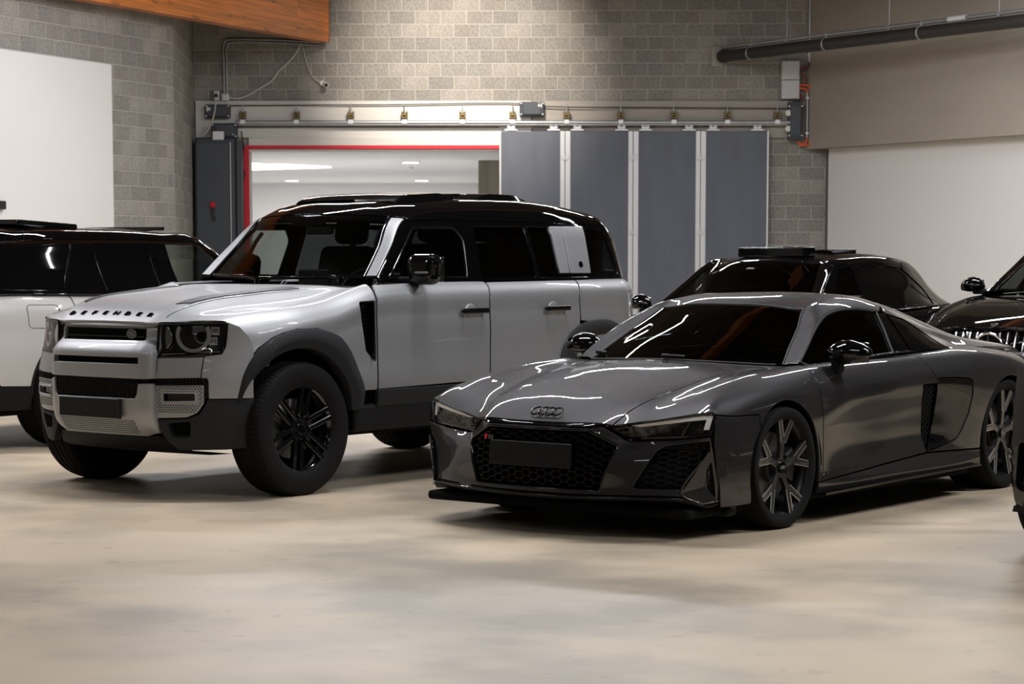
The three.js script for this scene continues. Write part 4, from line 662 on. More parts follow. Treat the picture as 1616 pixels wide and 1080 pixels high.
{
  const R = (z, ...p) => roverTopHalf.push(p.map((q) => [q[0], q[1], q.length > 2 ? q[2] : z]));
  R(0, [0, 1.272, -.69], [.4, 1.277, -.735], [.695, 1.287, -.835], [.79, 1.289, -.845], [.80, 1.285, -.85], [.805, 1.278, -.853], [.81, 1.268, -.857]);
  R(0, [0, 1.48, -.90], [.38, 1.48, -.935], [.645, 1.48, -1.03], [.735, 1.478, -1.045], [.75, 1.465, -1.052], [.785, 1.37, -1.055], [.822, 1.266, -1.057]);
  R(0, [0, 1.70, -1.12], [.35, 1.695, -1.145], [.585, 1.68, -1.22], [.665, 1.668, -1.27], [.695, 1.645, -1.285], [.765, 1.46, -1.285], [.838, 1.266, -1.285]);
  R(-1.42, [0, 1.765, -1.30], [.35, 1.76, -1.31], [.59, 1.73, -1.36], [.68, 1.692], [.715, 1.648], [.782, 1.46], [.85, 1.266]);
  R(-1.70, [0, 1.80], [.35, 1.795], [.61, 1.765], [.71, 1.708], [.742, 1.648], [.808, 1.46], [.868, 1.266]);
  R(-2.2, [0, 1.815], [.35, 1.81], [.625, 1.78], [.73, 1.712], [.763, 1.648], [.826, 1.46], [.88, 1.266]);
  R(-2.8, [0, 1.805], [.35, 1.80], [.625, 1.77], [.73, 1.705], [.768, 1.64], [.833, 1.46], [.888, 1.266]);
  R(-3.2, [0, 1.765], [.35, 1.76], [.60, 1.735], [.70, 1.685], [.745, 1.63], [.812, 1.46], [.865, 1.266]);
  R(-3.42, [0, 1.735, -3.48], [.33, 1.73, -3.47], [.56, 1.70, -3.44], [.65, 1.66], [.70, 1.615], [.765, 1.46, -3.43], [.82, 1.266, -3.44]);
  R(-3.52, [0, 1.66, -3.56], [.3, 1.655, -3.56], [.48, 1.64, -3.54], [.55, 1.61, -3.53], [.60, 1.58, -3.53], [.66, 1.45, -3.55], [.70, 1.266, -3.56]);
}
const roverTop = new Skin(mirrorCols(roverTopHalf), { flip: true }), DT = 6;
// ---------------------------------------------------------------- silver off-roader
{
  const car = thing('offroader', 'tall boxy silver off-road car with black roof, black wheel arches and lettering on the bonnet', 'car', [-1.9967, 0, -14.4118], -.6752);
  const B = roverBody, N = roverNose, C = roverCorner, T = roverTop;
  const sUV = (pts, step = .06, lim = { v0: DB + 4.6 }) => { const o = []; pts.forEach((p, i) => { const q = pts[i + 1]; if (!q) { o.push(B.inv(2, 1, ...p, lim)); return; } const n = Math.max(1, Math.ceil(Math.hypot(q[0] - p[0], q[1] - p[1]) / step)); for (let k = 0; k < n; k++) o.push(B.inv(2, 1, lerp(p[0], q[0], k / n), lerp(p[1], q[1], k / n), lim)); }); return o; };
  const nUV = (pts, step = .05) => N.front(pts, { u0: 0, u1: 12 }, step), cUV = (pts, step = .05) => C.front(pts, {}, step), mir = (pts) => pts.map(([x, y]) => [-x, y]).reverse();
  const cF = [.01, .40], cR = [-3.005, .40], rz = .46, ry = .49;
  const archPts = (c, a0, a1, n, k = 1) => arc(c[0], c[1], rz * k, a0, a1, n, ry * k);
  // bonnet
  const seamTop = [[.1, DB + 2], [.6, DB + 2], [1, DB + 2], [2, DB + 2], [3, DB + 2], [4, DB + 2], [4.6, DB + 2.05], [4.92, DB + 2.1]];
  const bonnetLine = [[0, DB + 2.25], ...seamTop.slice(1), ...[...seamTop.slice(1)].reverse().map(([u, v]) => [u, 2 * DB - v]), [0, DB - 2.25]];
  const fine = (l) => B.uv(l, .25);
  part(car, 'bonnet', panel(B, fine(bonnetLine), [], { du: .25, dv: .25, round: .005 }), K.silver);
  part(car, 'bonnet_lip', [panel(N, nUV([[-.45, 1.029], [.45, 1.029], [.44, 1.012], [-.44, 1.012]]), [], { lift: .012, gap: 0, depth: .02 })], K.silver);
  // letters on the bonnet's front edge
  { const word = 'DEFENDER'; [...word].forEach((ch, i) => { const x = -.348 + i * .0985, f = B.frame(...B.inv(0, 2, x, .64, { u1: 1.5, v0: DB - 2, v1: DB + 2 })), n = V3(...f.n); const g = text(ch, .036, .006).applyMatrix4(new THREE.Matrix4().makeScale(1.5, .95, 1)); const X = V3(1, 0, 0), Y = n.clone().cross(X).normalize(); g.applyMatrix4(new THREE.Matrix4().makeBasis(X, Y, n).setPosition(V3(...f.p).addScaledVector(n, .0005))); part(car, 'letter', g, K.gloss, `black bonnet letter ${ch}`); }); }
  both(car, 'bonnet_plate', panel(B, B.uv([[1.6, DB + 1.55], [1.8, DB + 1.9], [4.2, DB + 1.92], [4.2, DB + 1.5], [3, DB + 1.45]], .25), [], { lift: .004, gap: 0 }), K.tread, 'dark chequer plate on bonnet');
  // front wings
  const flareOut = [[-.535, .60], [-.50, .672], [-.418, .83], [-.345, .915], [-.282, .955], [-.12, .996], [.035, .996], [.14, .975], [.217, .948], [.30, .90], [.352, .858]];
  const row0 = [5.2, 5.6, 6, 6.4, 6.8, 7.2, 8, 9].map((v) => [0, DB + v]);
  const wing = [...[...seamTop].reverse(), [0, DB + 2.3], [0, DB + 3], [0, DB + 4], [0, DB + 4.6], [0, DB + 5], ...row0, ...sUV([[.36, .62], [.36, .80], [.352, .856]]), ...sUV([...flareOut].reverse().slice(1), .05), ...sUV([[-.56, .605], [-.653, .603], [-.653, .80], [-.648, 1.057]]), ...sUV([[-.645, 1.20], [-.66, 1.235]], .05, { v0: DB + 4 }), [4.98, DB + 4.7], [4.98, DB + 4], [4.98, DB + 3]];
  const ventO = corners([[-.497, 1.15, .02], [-.632, 1.152, .01], [-.640, .776, .004], [-.552, .85, .02]]);
  both(car, 'front_wing', [panel(B, wing, [sUV([...ventO, ventO[0]], .05).slice(0, -1)], { du: .25, dv: .25 }), panel(C, cUV([[.722, .846], [.797, .858], [.808, .90], [.812, 1.046], [.855, 1.018], [.885, .96], [.900, .90], [.908, .75], [.908, .602], [.757, .602], [.757, .70], [.75, .722], [.722, .722]]), [], { du: .25, dv: .25, lift: .0012, depth: 0, gap: 0 })], K.silver);
  both(car, 'side_vent', [panel(B, sUV(ventO), [], { lift: -.02, depth: 0 }), ...[0, 1, 2, 3, 4, 5, 6, 7, 8, 9, 10].map((i) => { const y = .86 + i * .026; return rbox(.014, .008, .065, .003, .955, y, -.555); }), bar([.966, .80, -.605], [.966, 1.14, -.60], .012, .045, [1, 0, 0])], K.gloss);
  // doors
  const doorLow = .617;
  const fDoor = [...sUV([[-.657, 1.205], [-.656, 1.057], [-.66, .80], [-.662, .607], [-1.752, .618], [-1.757, .95], [-1.748, 1.157]]), ...sUV([[-1.765, 1.22], [-1.775, 1.262]], .05, { v0: DB + 4.9 }), ...sUV([[-1.70, 1.264], [-1.15, 1.264], [-.69, 1.252]], .1, { v0: DB + 4.6, v1: DB + 6 })];
  const rDoor = [...sUV([[-1.785, 1.258], [-1.775, 1.22]], .05, { v0: DB + 4.9 }), ...sUV([[-1.757, 1.157], [-1.765, .95], [-1.76, .619], [-2.50, .618]]), ...sUV([...arc(cR[0], cR[1], .53, 158, 124, 8, .585)], .05), ...sUV([[-2.735, .96], [-2.735, 1.05], [-2.722, 1.145]]), ...sUV([[-2.74, 1.215], [-2.76, 1.262]], .05, { v0: DB + 4.9 })];
  both(car, 'front_door', panel(B, fDoor, [], { du: .25, dv: .25 }), K.silver);
  both(car, 'rear_door', panel(B, rDoor, [], { du: .25, dv: .25 }), K.silver);
  const quarter = [...sUV([[-2.77, 1.262], [-2.75, 1.215]], .05, { v0: DB + 4.9 }), ...sUV([[-2.731, 1.145], [-2.743, 1.05], [-2.743, .985]]), ...sUV(arc(cR[0], cR[1], .53, 118, 30, 16, .585), .06), [12.9, DB + 8.5], [12.9, DB + 7], [12.9, DB + 6], [12.9, DB + 5], [12, DB + 5], [11, DB + 5], [10, DB + 5]];
  both(car, 'rear_quarter', panel(B, quarter, [], { du: .25, dv: .25 }), K.silver);
  part(car, 'tailgate', [rbox(1.36, .75, .06, .04, 0, .95, -3.56), rbox(1.2, .05, .05, .02, 0, 1.25, -3.6)], K.silver);
  part(car, 'rear_bumper', rbox(1.5, .3, .2, .06, 0, .47, -3.5), K.plastic);
  // black lower cladding
  const clad = (a, b, top) => sUV([[a, top], [b, top], [b, .50], [a, .50]], .1);
  both(car, 'door_cladding', panel(B, clad(-1.752, -.662, .608), [], { lift: .008, depth: .03 }), K.plastic);
  both(car, 'door_cladding', panel(B, clad(-2.52, -1.76, .610), [], { lift: .008, depth: .03 }), K.plastic);
  both(car, 'sill', [rbox(.10, .16, 2.1, .03, .90, .44, -1.52), rbox(.16, .05, 2.1, .02, .86, .375, -1.52)], K.plasticDark);
  // arch flares
  const planX = (z) => { const t = [[.52, .79], [.46, .842], [.42, .868], [.36, .90], [.30, .922], [.22, .942], [.15, .95]]; for (let i = 0; i + 1 < t.length; i++) if (z <= t[i][0] && z >= t[i + 1][0]) return lerp(t[i][1], t[i + 1][1], (t[i][0] - z) / (t[i][0] - t[i + 1][0])); return z > .5 ? .79 : .95; };
  const bodyX = (z, y, rear) => z > .25 ? planX(z) : B.frame(...B.inv(2, 1, z, clamp(y, .52, 1.1), { v0: DB + 5.2 })).p[0];
  const flare = (outer, c) => { const pts = new THREE.SplineCurve(outer.map(([z, y]) => new THREE.Vector2(z, y))).getSpacedPoints(56); return loft(pts.map((p, i) => { const a = Math.atan2((p.y - c[1]) / ry, (p.x - c[0]) / rz), iz = c[0] + Math.cos(a) * rz * .985, iy = c[1] + Math.sin(a) * ry * .985, m = (t) => [lerp(p.x, iz, t), lerp(p.y, iy, t)]; const X = (t) => bodyX(...m(t)); const P = (t, dx) => [X(t) + dx, m(t)[1], m(t)[0]]; return [P(0, -.01), P(0, .012), P(.08, .020), P(.5, .028), P(.62, .026), P(.98, .006), P(1, -.002), [X(1) - .07, m(1)[1] - .004, m(1)[0]]]; })); };
  const frontOuter = [[-.53, .505], [-.53, .60], [-.50, .672], [-.418, .83], [-.345, .915], [-.282, .955], [-.12, .996], [.035, .996], [.14, .975], [.217, .948], [.30, .90], [.365, .835], [.42, .73], [.452, .592]];
  const rearOuter = [[-2.46, .50], [-2.47, .62], [-2.505, .74], [-2.56, .84], [-2.66, .925], [-2.78, .97], [-2.95, .988], [-3.10, .975], [-3.24, .92], [-3.35, .82], [-3.42, .68], [-3.44, .5]];
  both(car, 'wheel_arch', flare(frontOuter, cF), K.plastic); both(car, 'wheel_arch', flare(rearOuter, cR), K.plastic);
  both(car, 'arch_liner', new THREE.CylinderGeometry(.49, .49, .36, 32, 1, true, 0, Math.PI).rotateZ(Math.PI / 2).translate(.61, .40, 0), K.hull);
  both(car, 'arch_liner', new THREE.CylinderGeometry(.50, .50, .5, 32, 1, true, 0, Math.PI).rotateZ(Math.PI / 2).translate(.70, .40, -3.0), K.hull);
  // hull inside
  part(car, 'inner_hull', [box(1.8, .62, 1.95, 0, .75, -1.52), box(.9, .5, .9, 0, .78, .05), box(.78, .5, .22, 0, .75, .52), box(1.4, .6, .6, 0, .8, -3.2), box(.9, .5, 1, 0, .8, -3.0), box(1.2, .2, .5, 0, 1.05, -.35)], K.hull);
  part(car, 'floor_pan', [rbox(1.5, .10, 3.9, .03, 0, .36, -1.5), rbox(.9, .12, .7, .04, 0, .33, .1)], K.under);
  part(car, 'suspension', [cylX(.05, 1.5, 0, .40, 0, 12), cylX(.06, 1.5, 0, .40, -3.0, 12), cyl(.05, .4, .62, .62, 0, 12), cyl(.05, .4, -.62, .62, 0, 12)].filter(Boolean), K.under); part(car, 'ride_sensor', rbox(.035, .05, .05, .005, .80, .80, .16), K.satin);
  // ---- nose: middle module
  const slot1 = corners([[-.378, 1.006, .006], [.345, 1.006, .006], [.350, .938, .01], [-.374, .934, .01]]);
  const slot2 = [[-.385, .832], [.362, .835], [.362, .803], [-.385, .80]];
  part(car, 'nose_panel', panel(N, nUV([[-.445, 1.014], [.445, 1.014], [.447, .90], [.452, .71], [-.452, .71], [-.447, .90]]), [nUV(slot1), nUV(slot2)], { du: .5, dv: .25, depth: .03, round: .004 }), K.silver);
  part(car, 'upper_grille', panel(N, nUV(slot1), [], { lift: -.02, depth: 0, gap: -.004 }), K.hull); part(car, 'grille_bar', bar([-.36, .955, .695], [.34, .955, .695], .005, .008), K.gloss);
  part(car, 'lower_grille', panel(N, nUV(slot2), [], { lift: -.03, depth: 0, gap: -.004 }), K.hull);
  { const f = N.frame(...N.inv(0, 1, .235, .972)); const b = new THREE.Group(); b.name = 'oval_badge'; car.add(b); b.position.set(f.p[0], f.p[1], f.p[2] - .004); part(b, 'plaque', mat4(cylZ(.030, .008, 0, 0, 0, 32), [0, 0, 0], [0, 0, 0], [1.3, .86, 1]), K.greenBadge); part(b, 'rim', mat4(new THREE.TorusGeometry(.030, .0018, 6, 40), [0, 0, .004], [0, 0, 0], [1.3, .86, 1]), K.satin); part(b, 'lettering', [mat4(text('LAND', .0125, .002), [-.004, .006, .004]), mat4(text('ROVER', .0125, .002), [.003, -.009, .004])], K.satin); }
  const grilleU = corners([[-.385, .702], [.385, .702], [.372, .688], [.362, .686], [.352, .62, .02], [.335, .597, .02], [-.352, .592, .02], [-.375, .62, .02]]);
  part(car, 'main_grille', [panel(N, nUV([[-.44, .712], [.44, .712], [.40, .59], [-.40, .585]]), [], { lift: -.035, depth: 0, gap: 0 }), ...Array.from({ length: 44 }, (_, i) => { const x = -.372 + i * .0166; return box(.006, .11, .014, x, .652, N.frame(...N.inv(0, 1, x, .65)).p[2] - .02); }), ...[.62, .65, .68].map((y) => box(.72, .004, .01, 0, y, .762))], K.plasticDark);
  part(car, 'skid_plate', panel(N, nUV([[-.448, .700], [-.378, .698], [-.372, .62], [-.352, .594], [.335, .599], [.352, .622], [.362, .687], [.449, .690], [.452, .49], [.449, .41], [.455, .393], [.36, .366], [-.36, .364], [-.42, .42], [-.45, .52]]), [], { du: .5, dv: .25, depth: .03, round: .006 }), K.silver);
  const dots = (S, inv, list, r) => list.map(([x, y]) => { const f = S.frame(...inv(x, y)), n = V3(...f.n), X = V3(0, 1, 0).cross(n).normalize(), Y = n.clone().cross(X); return new THREE.CylinderGeometry(r, r * .8, .003, 6, 1, false).rotateX(Math.PI / 2).applyMatrix4(new THREE.Matrix4().makeBasis(X, Y, n).setPosition(V3(...f.p).addScaledVector(n, -.0008))); });
  const perf = []; for (let j = 0; j < 7; j++) for (let i = 0; i < 42; i++) perf.push([-.335 + i * .0158 + (j % 2) * .0079 - 0 * j, .462 - j * .0125]);
  part(car, 'perforation', dots(N, (x, y) => N.inv(0, 1, x, y), perf, .0048), K.hull).userData.kind = 'stuff';
  { const p = part(car, 'number_plate', rbox(.525, .115, .016, .005, -.03, .532, .806), K.plate); part(p, 'plate_edge', rbox(.012, .118, .024, .003, .236, .532, .803), K.plastic); }
  part(car, 'valance', loft([-1, -.5, 0, .5, 1].map((t) => [[t * .44, .372, .70 - .03 * t * t], [t * .50, .33, .66 - .04 * t * t], [t * .58, .285, .60 - .06 * t * t], [t * .62, .255, .50 - .06 * t * t], [t * .62, .25, .25]])), K.plasticDark);
  // ---- corners
  const lamp = corners([[.446, 1.036, .01], [.806, 1.046, .015], [.797, .862, .02], [.439, .838, .012]]);
  both(car, 'corner_panel', panel(C, cUV([[.436, .836], [.718, .846], [.718, .722], [.436, .712]]), [], { du: .25, dv: .25, depth: .03 }), K.silver);
  both(car, 'lamp_brow', panel(C, cUV([[.452, 1.049], [.60, 1.051], [.80, 1.051], [.808, 1.047], [.455, 1.038]]), [], { lift: 0, gap: .001, depth: .02 }), K.silver);
  both(car, 'intake_strip', [panel(C, cUV([[.44, .719], [.75, .722], [.757, .71], [.757, .602], [.735, .602], [.735, .682], [.44, .680]]), [], { lift: -.02, depth: 0, gap: 0 }), ...Array.from({ length: 16 }, (_, i) => { const x = .46 + i * .018, f = C.frame(...C.inv(0, 1, x, .70)); return box(.006, .036, .012, f.p[0], .70, f.p[2] - .008); })], K.plasticDark);
  const fog = corners([[.438, .679], [.737, .684, .012], [.735, .575, .03], [.70, .515, .05], [.64, .488, .04], [.438, .478]]);
  const fogSlot = corners([[.495, .636, .012], [.694, .638, .012], [.694, .584, .012], [.495, .577, .012]]);
  both(car, 'fog_panel', panel(C, cUV(fog), [cUV(fogSlot)], { du: .25, dv: .25, depth: .03, round: .005 }), K.silver).forEach((p, side) => {
    const S = (g) => side ? mirrorX(merge([g].flat())) : merge([g].flat());
    part(p, 'slot_frame', S(strip(C, cUV(fogSlot), .008, .001, true)), K.silver); part(p, 'fog_lamp', S(panel(C, cUV(fogSlot), [], { lift: -.02, depth: 0, gap: -.004 })), K.gloss);
    const pf = []; const inP = (x, y, poly) => { let c = false; for (let i = 0, j = poly.length - 1; i < poly.length; j = i++) { const [a, b] = poly[i], [d, e] = poly[j]; if ((b > y) !== (e > y) && x < (d - a) * (y - b) / (e - b) + a) c = !c; } return c; };
    for (let j = 0; j < 14; j++) for (let i = 0; i < 24; i++) { const x = .462 + i * .0158 + (j % 2) * .0079, y = .672 - j * .0125; if (y > .512 && x < .728 && inP(x + .008, y - .01, fog) && !(x > .478 && x < .711 && y < .652 && y > .562)) pf.push([x, y]); }
    part(p, 'perforation', S(dots(C, (x, y) => C.inv(0, 1, x, y), pf, .0046)), K.hull).userData.kind = 'stuff';
  });
  const tow = corners([[.52, .448, .01], [.655, .462, .012], [.64, .375, .012], [.54, .372, .012]]);
  both(car, 'bumper_corner', panel(C, cUV([[.452, .476], [.64, .485], [.705, .512], [.742, .575], [.747, .60], [.93, .60], [.938, .42], [.93, .31], [.80, .295], [.56, .288], [.50, .34], [.456, .40]]), [cUV(tow)], { du: .25, dv: .25, depth: .04, lift: -.004, round: .006 }), K.plastic).forEach((p, side) => { const S = (g) => side ? mirrorX(merge([g].flat())) : merge([g].flat()); part(p, 'tow_recess', S(panel(C, cUV(tow), [], { lift: -.05, depth: 0, gap: -.01 })), K.hull); part(p, 'parking_sensor', S([cylX(.010, .01, .935, .585, .335, 14)]), K.gloss); });
  both(car, 'headlamp', panel(C, cUV(lamp), [], { lift: -.035, depth: 0, gap: 0 }), K.lampBlack).forEach((h, side) => {
    const S = (g) => side ? mirrorX(merge([g].flat())) : merge([g].flat()), sub = (n, g, m, l) => part(h, n, S(g), m, l), at = (x, y, lift) => { const f = C.frame(...C.inv(0, 1, x, y)); return f.p.map((v, i) => v + f.n[i] * lift); };
    const place = (g, x, y, lift) => { const f = C.frame(...C.inv(0, 1, x, y)), n = V3(...f.n), X = V3(0, 1, 0).cross(n).normalize(), Y = n.clone().cross(X); return g.applyMatrix4(new THREE.Matrix4().makeBasis(X, Y, n).setPosition(V3(...f.p).addScaledVector(n, lift))); };
    sub('lens', panel(C, cUV(lamp), [], { lift: 0, depth: .03, gap: .002 }), K.lens);
    sub('frame', strip(C, cUV(lamp, .04), .009, -.006, true), K.gloss);
    sub('light_ring', place(extrude([...arc(0, 0, .105, 150, 390, 40), ...arc(0, 0, .083, 390, 150, 40)].map(([a, b]) => [a, b]), .02, .003), .648, .972, -.03), K.satin, 'pale ring of the headlamp');
    sub('projector', [place(cylZ(.052, .03, 0, 0, 0, 28, .046), .693, .966, -.03), place(rbox(.07, .05, .02, .004), .675, 1.0, -.02)], K.reflector);
    sub('projector_lens', place(cylZ(.036, .012, 0, 0, 0, 24, .030), .693, .962, -.012), K.gloss);
    sub('inner_drum', [place(cylZ(.080, .02, 0, 0, 0, 32), .645, .972, -.034), ...[0, 1, 2, 3, 4].map((i) => place(rbox(.004, .06, .01, .001), .60 + i * .011, .995, -.022))], K.rimBarrel);
    sub('indicator_lens', place(extrude([...arc(-.05, 0, .075, 55, -55, 10), [-.012, -.064], [-.022, 0], [-.018, .062]].map(([a, b]) => [a, b]), .012, .002), .503, .955, -.026), K.reflector);
    for (const [x, y] of [[.755, .995], [.748, .938]]) { sub('light_cube', [place(rbox(.052, .048, .02, .004), x, y, -.026)], K.satin); sub('cube_lens', [place(rbox(.034, .03, .02, .003), x, y, -.020)], K.reflector); }
    sub('sill_strip', [bar(at(.465, .856, -.014), at(.785, .876, -.014), .004, .006)], K.satin);
  });
  // ---- cabin and roof
  part(car, 'windscreen', panel(T, T.uv([[.03, DT + 2], [2, DT + 2], [2, DT - 2], [.03, DT - 2]], .25), [], { lift: -.004, depth: 0, gap: .004, du: .25, dv: .25 }), K.clear);
  part(car, 'windscreen_frame', [strip(T, T.uv([[.05, DT + 1.97], [1.97, DT + 1.97]], .1), .012, -.004), strip(T, T.uv([[.05, DT - 1.97], [1.97, DT - 1.97]], .1), .012, -.004), panel(T, T.uv([[.02, DT + 2], [.17, DT + 2], [.13, DT], [.17, DT - 2], [.02, DT - 2]], .2), [], { lift: -.002, depth: 0 }), panel(T, T.uv([[1.80, DT + .5], [1.80, DT + 2], [2, DT + 2], [2, DT - 2], [1.80, DT - 2], [1.80, DT - .5], [1.62, DT - .3], [1.62, DT + .3]], .2), [], { lift: -.007, depth: 0 })], K.gloss);
  both(car, 'windscreen_pillar', panel(T, T.uv([[.02, DT + 2], [2, DT + 2], [2.02, DT + 3], [.02, DT + 3]], .25), [], { gap: .001 }), K.gloss);
  both(car, 'pillar_cover', panel(T, T.uv([[.06, DT + 2.1], [1.93, DT + 2.1], [1.93, DT + 3.0], [.06, DT + 3.0]], .2), [], { lift: .006, gap: .001 }), K.silver, 'silver windscreen pillar cover');
  const roofHole = (u0, u1) => T.uv([[u0, DT + 1.25], [u1, DT + 1.25], [u1, DT - 1.25], [u0, DT - 1.25]], .25);
  part(car, 'roof', panel(T, T.uv([[2.02, DT + 3.8], [3, DT + 3.8], [4, DT + 3.8], [8, DT + 3.8], [9, DT + 3.8], [9, DT - 3.8], [8, DT - 3.8], [4, DT - 3.8], [3, DT - 3.8], [2.02, DT - 3.8]], .25), [], { du: .25, dv: .25 }), K.blackPaint);
  const hump = (x, z0, z1, y, name) => { const r = []; for (let k = 0; k <= 8; k++) { const t = k / 8, z = lerp(z0, z1, t), h = .035 * Math.min(1, t * 6, (1 - t) * 3 + .25); r.push([-1, -.94, -.5, 0, .5, .94, 1].map((s, j) => [s * x, y(z) + (j === 0 || j === 6 ? -.03 : h + .012 * (1 - s * s)), z])); } return loft(r, .5); };
  const roofY = (z) => T.frame(...T.inv(0, 2, 0, z, { v0: DT - .5, v1: DT + .5, u0: 2, u1: 9 })).p[1];
  part(car, 'sunroof_panel', [hump(.47, -1.42, -2.0, roofY), bar([-.47, roofY(-2.03) + .02, -2.03], [.47, roofY(-2.03) + .02, -2.03], .03, .02)], K.gloss);
  part(car, 'sunroof_panel', [hump(.47, -2.25, -2.78, (z) => roofY(z) - .004)], K.gloss);
  part(car, 'roof_fin', mat4(rbox(.05, .035, .12, .012), [0, roofY(-3.0) + .012, -3.0]), K.gloss);
  part(car, 'rear_spoiler', loft([-.60, -.55, 0, .55, .60].map((x) => { const k = 1 - Math.abs(x) ** 3 * .25, h = Math.abs(x) > .58 ? -.02 : .006; return [[x, 1.76 * k + .012, -3.10], [x, 1.765 * k + h + .012, -3.16], [x, 1.742 * k + h + .012, -3.42], [x, 1.73 * k + h + .01, -3.50], [x, 1.70 * k, -3.51], [x, 1.68 * k, -3.42]]; }), .5), K.gloss);
  // glossy black upper sides, windows and the floating silver panel
  const gUV = (pts, step = .08) => { const o = []; pts.forEach((p, i) => { const q = pts[(i + 1) % pts.length], n = Math.max(1, Math.ceil(Math.hypot(q[0] - p[0], q[1] - p[1]) / step)); for (let k = 0; k < n; k++) o.push(T.inv(2, 1, lerp(p[0], q[0], k / n), lerp(p[1], q[1], k / n), { v0: DT + 3.3 })); }); return o; };
  const w1 = corners([[-.955, 1.292], [-1.285, 1.612, .02], [-1.625, 1.615, .05], [-1.70, 1.53, .06], [-1.655, 1.286, .02]].map(([z, y, r]) => [z, y, r])), w2 = corners([[-1.80, 1.285, .02], [-1.835, 1.62, .04], [-2.335, 1.622, .02], [-2.352, 1.285, .01]]), w3 = corners([[-2.40, 1.285, .01], [-2.385, 1.622, .01], [-3.28, 1.605, .05], [-3.34, 1.285, .04]]);
  const upper = T.uv([[.02, DT + 3.02], [1.98, DT + 3.02], [2.02, DT + 3.82], [8.2, DT + 3.82], [9, DT + 3.85], [9, DT + 6], [.02, DT + 6]], .25);
  both(car, 'upper_side', panel(T, upper, [gUV(w1), gUV(w2), gUV(w3)], { du: .25, dv: .25, depth: .02 }), K.blackPaint);
  both(car, 'front_window', panel(T, gUV(w1), [], { lift: -.012, depth: 0, gap: -.002 }), K.smoke);
  both(car, 'rear_window', panel(T, gUV(w2), [], { lift: -.004, depth: 0, gap: -.002 }), K.privacyGlass);
  both(car, 'quarter_window', panel(T, gUV(w3), [], { lift: -.004, depth: 0, gap: -.002 }), K.privacyGlass);
  both(car, 'window_bar', panel(T, gUV([[-2.352, 1.285], [-2.338, 1.622], [-2.383, 1.622], [-2.40, 1.285]]), [], { lift: .004 }), K.gloss);
  both(car, 'window_frame', strip(T, gUV(w1), .012, -.004, true), K.gloss);
  both(car, 'side_panel', panel(T, gUV([[-2.612, 1.306], [-2.62, 1.626], [-2.755, 1.627], [-2.722, 1.306]]), [], { lift: .010, depth: .02, gap: .001 }), K.silver, 'silver panel over the rear side window');
  both(car, 'side_panel', panel(T, gUV([[-2.727, 1.306], [-2.760, 1.627], [-3.012, 1.629], [-2.972, 1.304]]), [], { lift: .010, depth: .02, gap: .001 }), K.silver, 'silver panel over the rear side window');
  both(car, 'side_badge', [onSkin(T, T.inv(2, 1, -2.868, 1.365, { v0: DT + 3.3 }), cylZ(.022, .006, 0, 0, 0, 28), .012), onSkin(T, T.inv(2, 1, -2.868, 1.365, { v0: DT + 3.3 }), extrude([[-.012, -.008], [0, .006], [.012, -.008], [.008, .009], [-.006, .010]], .004), .016)], K.gloss);
  part(car, 'rear_screen', rbox(1.1, .38, .02, .01, 0, 1.45, -3.56), K.privacy);
  for (const [x, z] of [[.40, -1.55], [-.40, -1.55]]) seat(car, x, .86, z);
  for (const x of [.42, 0, -.42]) seat(car, x, .88, -2.45);
  steering(car, .40, 1.18, -1.12);
  part(car, 'dashboard', [rbox(1.5, .14, .5, .05, 0, 1.16, -.98), rbox(.28, .18, .03, .01, 0, 1.25, -1.12), rbox(.3, .35, .9, .05, 0, .95, -1.5)], K.leather);
  part(car, 'interior_mirror', [mat4(rbox(.23, .065, .035, .015), [.02, 1.60, -1.15], [.1, 0, 0]), rbox(.16, .07, .06, .02, 0, 1.66, -1.13)], K.gloss);
  both(car, 'grab_handle', [tube([[.70, 1.38, -1.14], [.66, 1.42, -1.16], [.64, 1.52, -1.22], [.64, 1.58, -1.28]], .014, 8)], K.leather);
  // wipers
  part(car, 'wiper', [[[.55, -.73, .0], [-.05, -.68]], [[-.10, -.66, .0], [-.60, -.76]]].flatMap(([[x0, z0], [x1, z1]]) => { const p = []; for (let k = 0; k <= 6; k++) { const x = lerp(x0, x1, k / 6), f = T.frame(...T.inv(0, 2, x, lerp(z0, z1, k / 6), { u1: 1.2, v0: DT - 2, v1: DT + 2 })); p.push([f.p[0], f.p[1] + .02, f.p[2] + .03]); } return [tube(p, .008, 6), tube([[p[0][0] + .06, p[0][1] - .015, p[0][2] + .035], p[1], p[3]], .013, 6), mat4(cyl(.020, .035), [p[0][0] + .06, p[0][1] - .025, p[0][2] + .035])]; }), K.gloss);
  part(car, 'cowl', panel(B, B.uv([[4.92, DB - 2.6], [4.92, DB + 2.6], [5.2, DB + 2.6], [5.2, DB - 2.6]], .2), [], { lift: -.005, depth: 0 }), K.plasticDark);
  // mirrors, handles
  for (const side of [1, -1]) {   // the one on the far side is folded against its window
    const g = new THREE.Group(); g.name = 'door_mirror'; car.add(g); g.position.set(side > 0 ? 1.0 : -.87, 1.345, side > 0 ? -1.07 : -1.34); g.rotation.y = side > 0 ? .12 : 1.35;
    const s = rbox(.225, .195, .14, .062, 0, 0, 0, 6), p = s.attributes.position; for (let i = 0; i < p.count; i++) { const y = p.getY(i), x = p.getX(i); p.setX(i, x * (1 + .10 * (y / .1))); } s.computeVertexNormals();
    part(g, 'casing', s, K.gloss); part(g, 'mirror_glass', rbox(.19, .16, .006, .003, 0, 0, -.071), K.chrome); part(g, 'arm', rbox(.13, .05, .10, .02, -side * .12, -.07, 0), K.plasticDark); part(g, 'indicator', rbox(.10, .012, .02, .004, side * .02, -.02, .066), K.satin);
  }
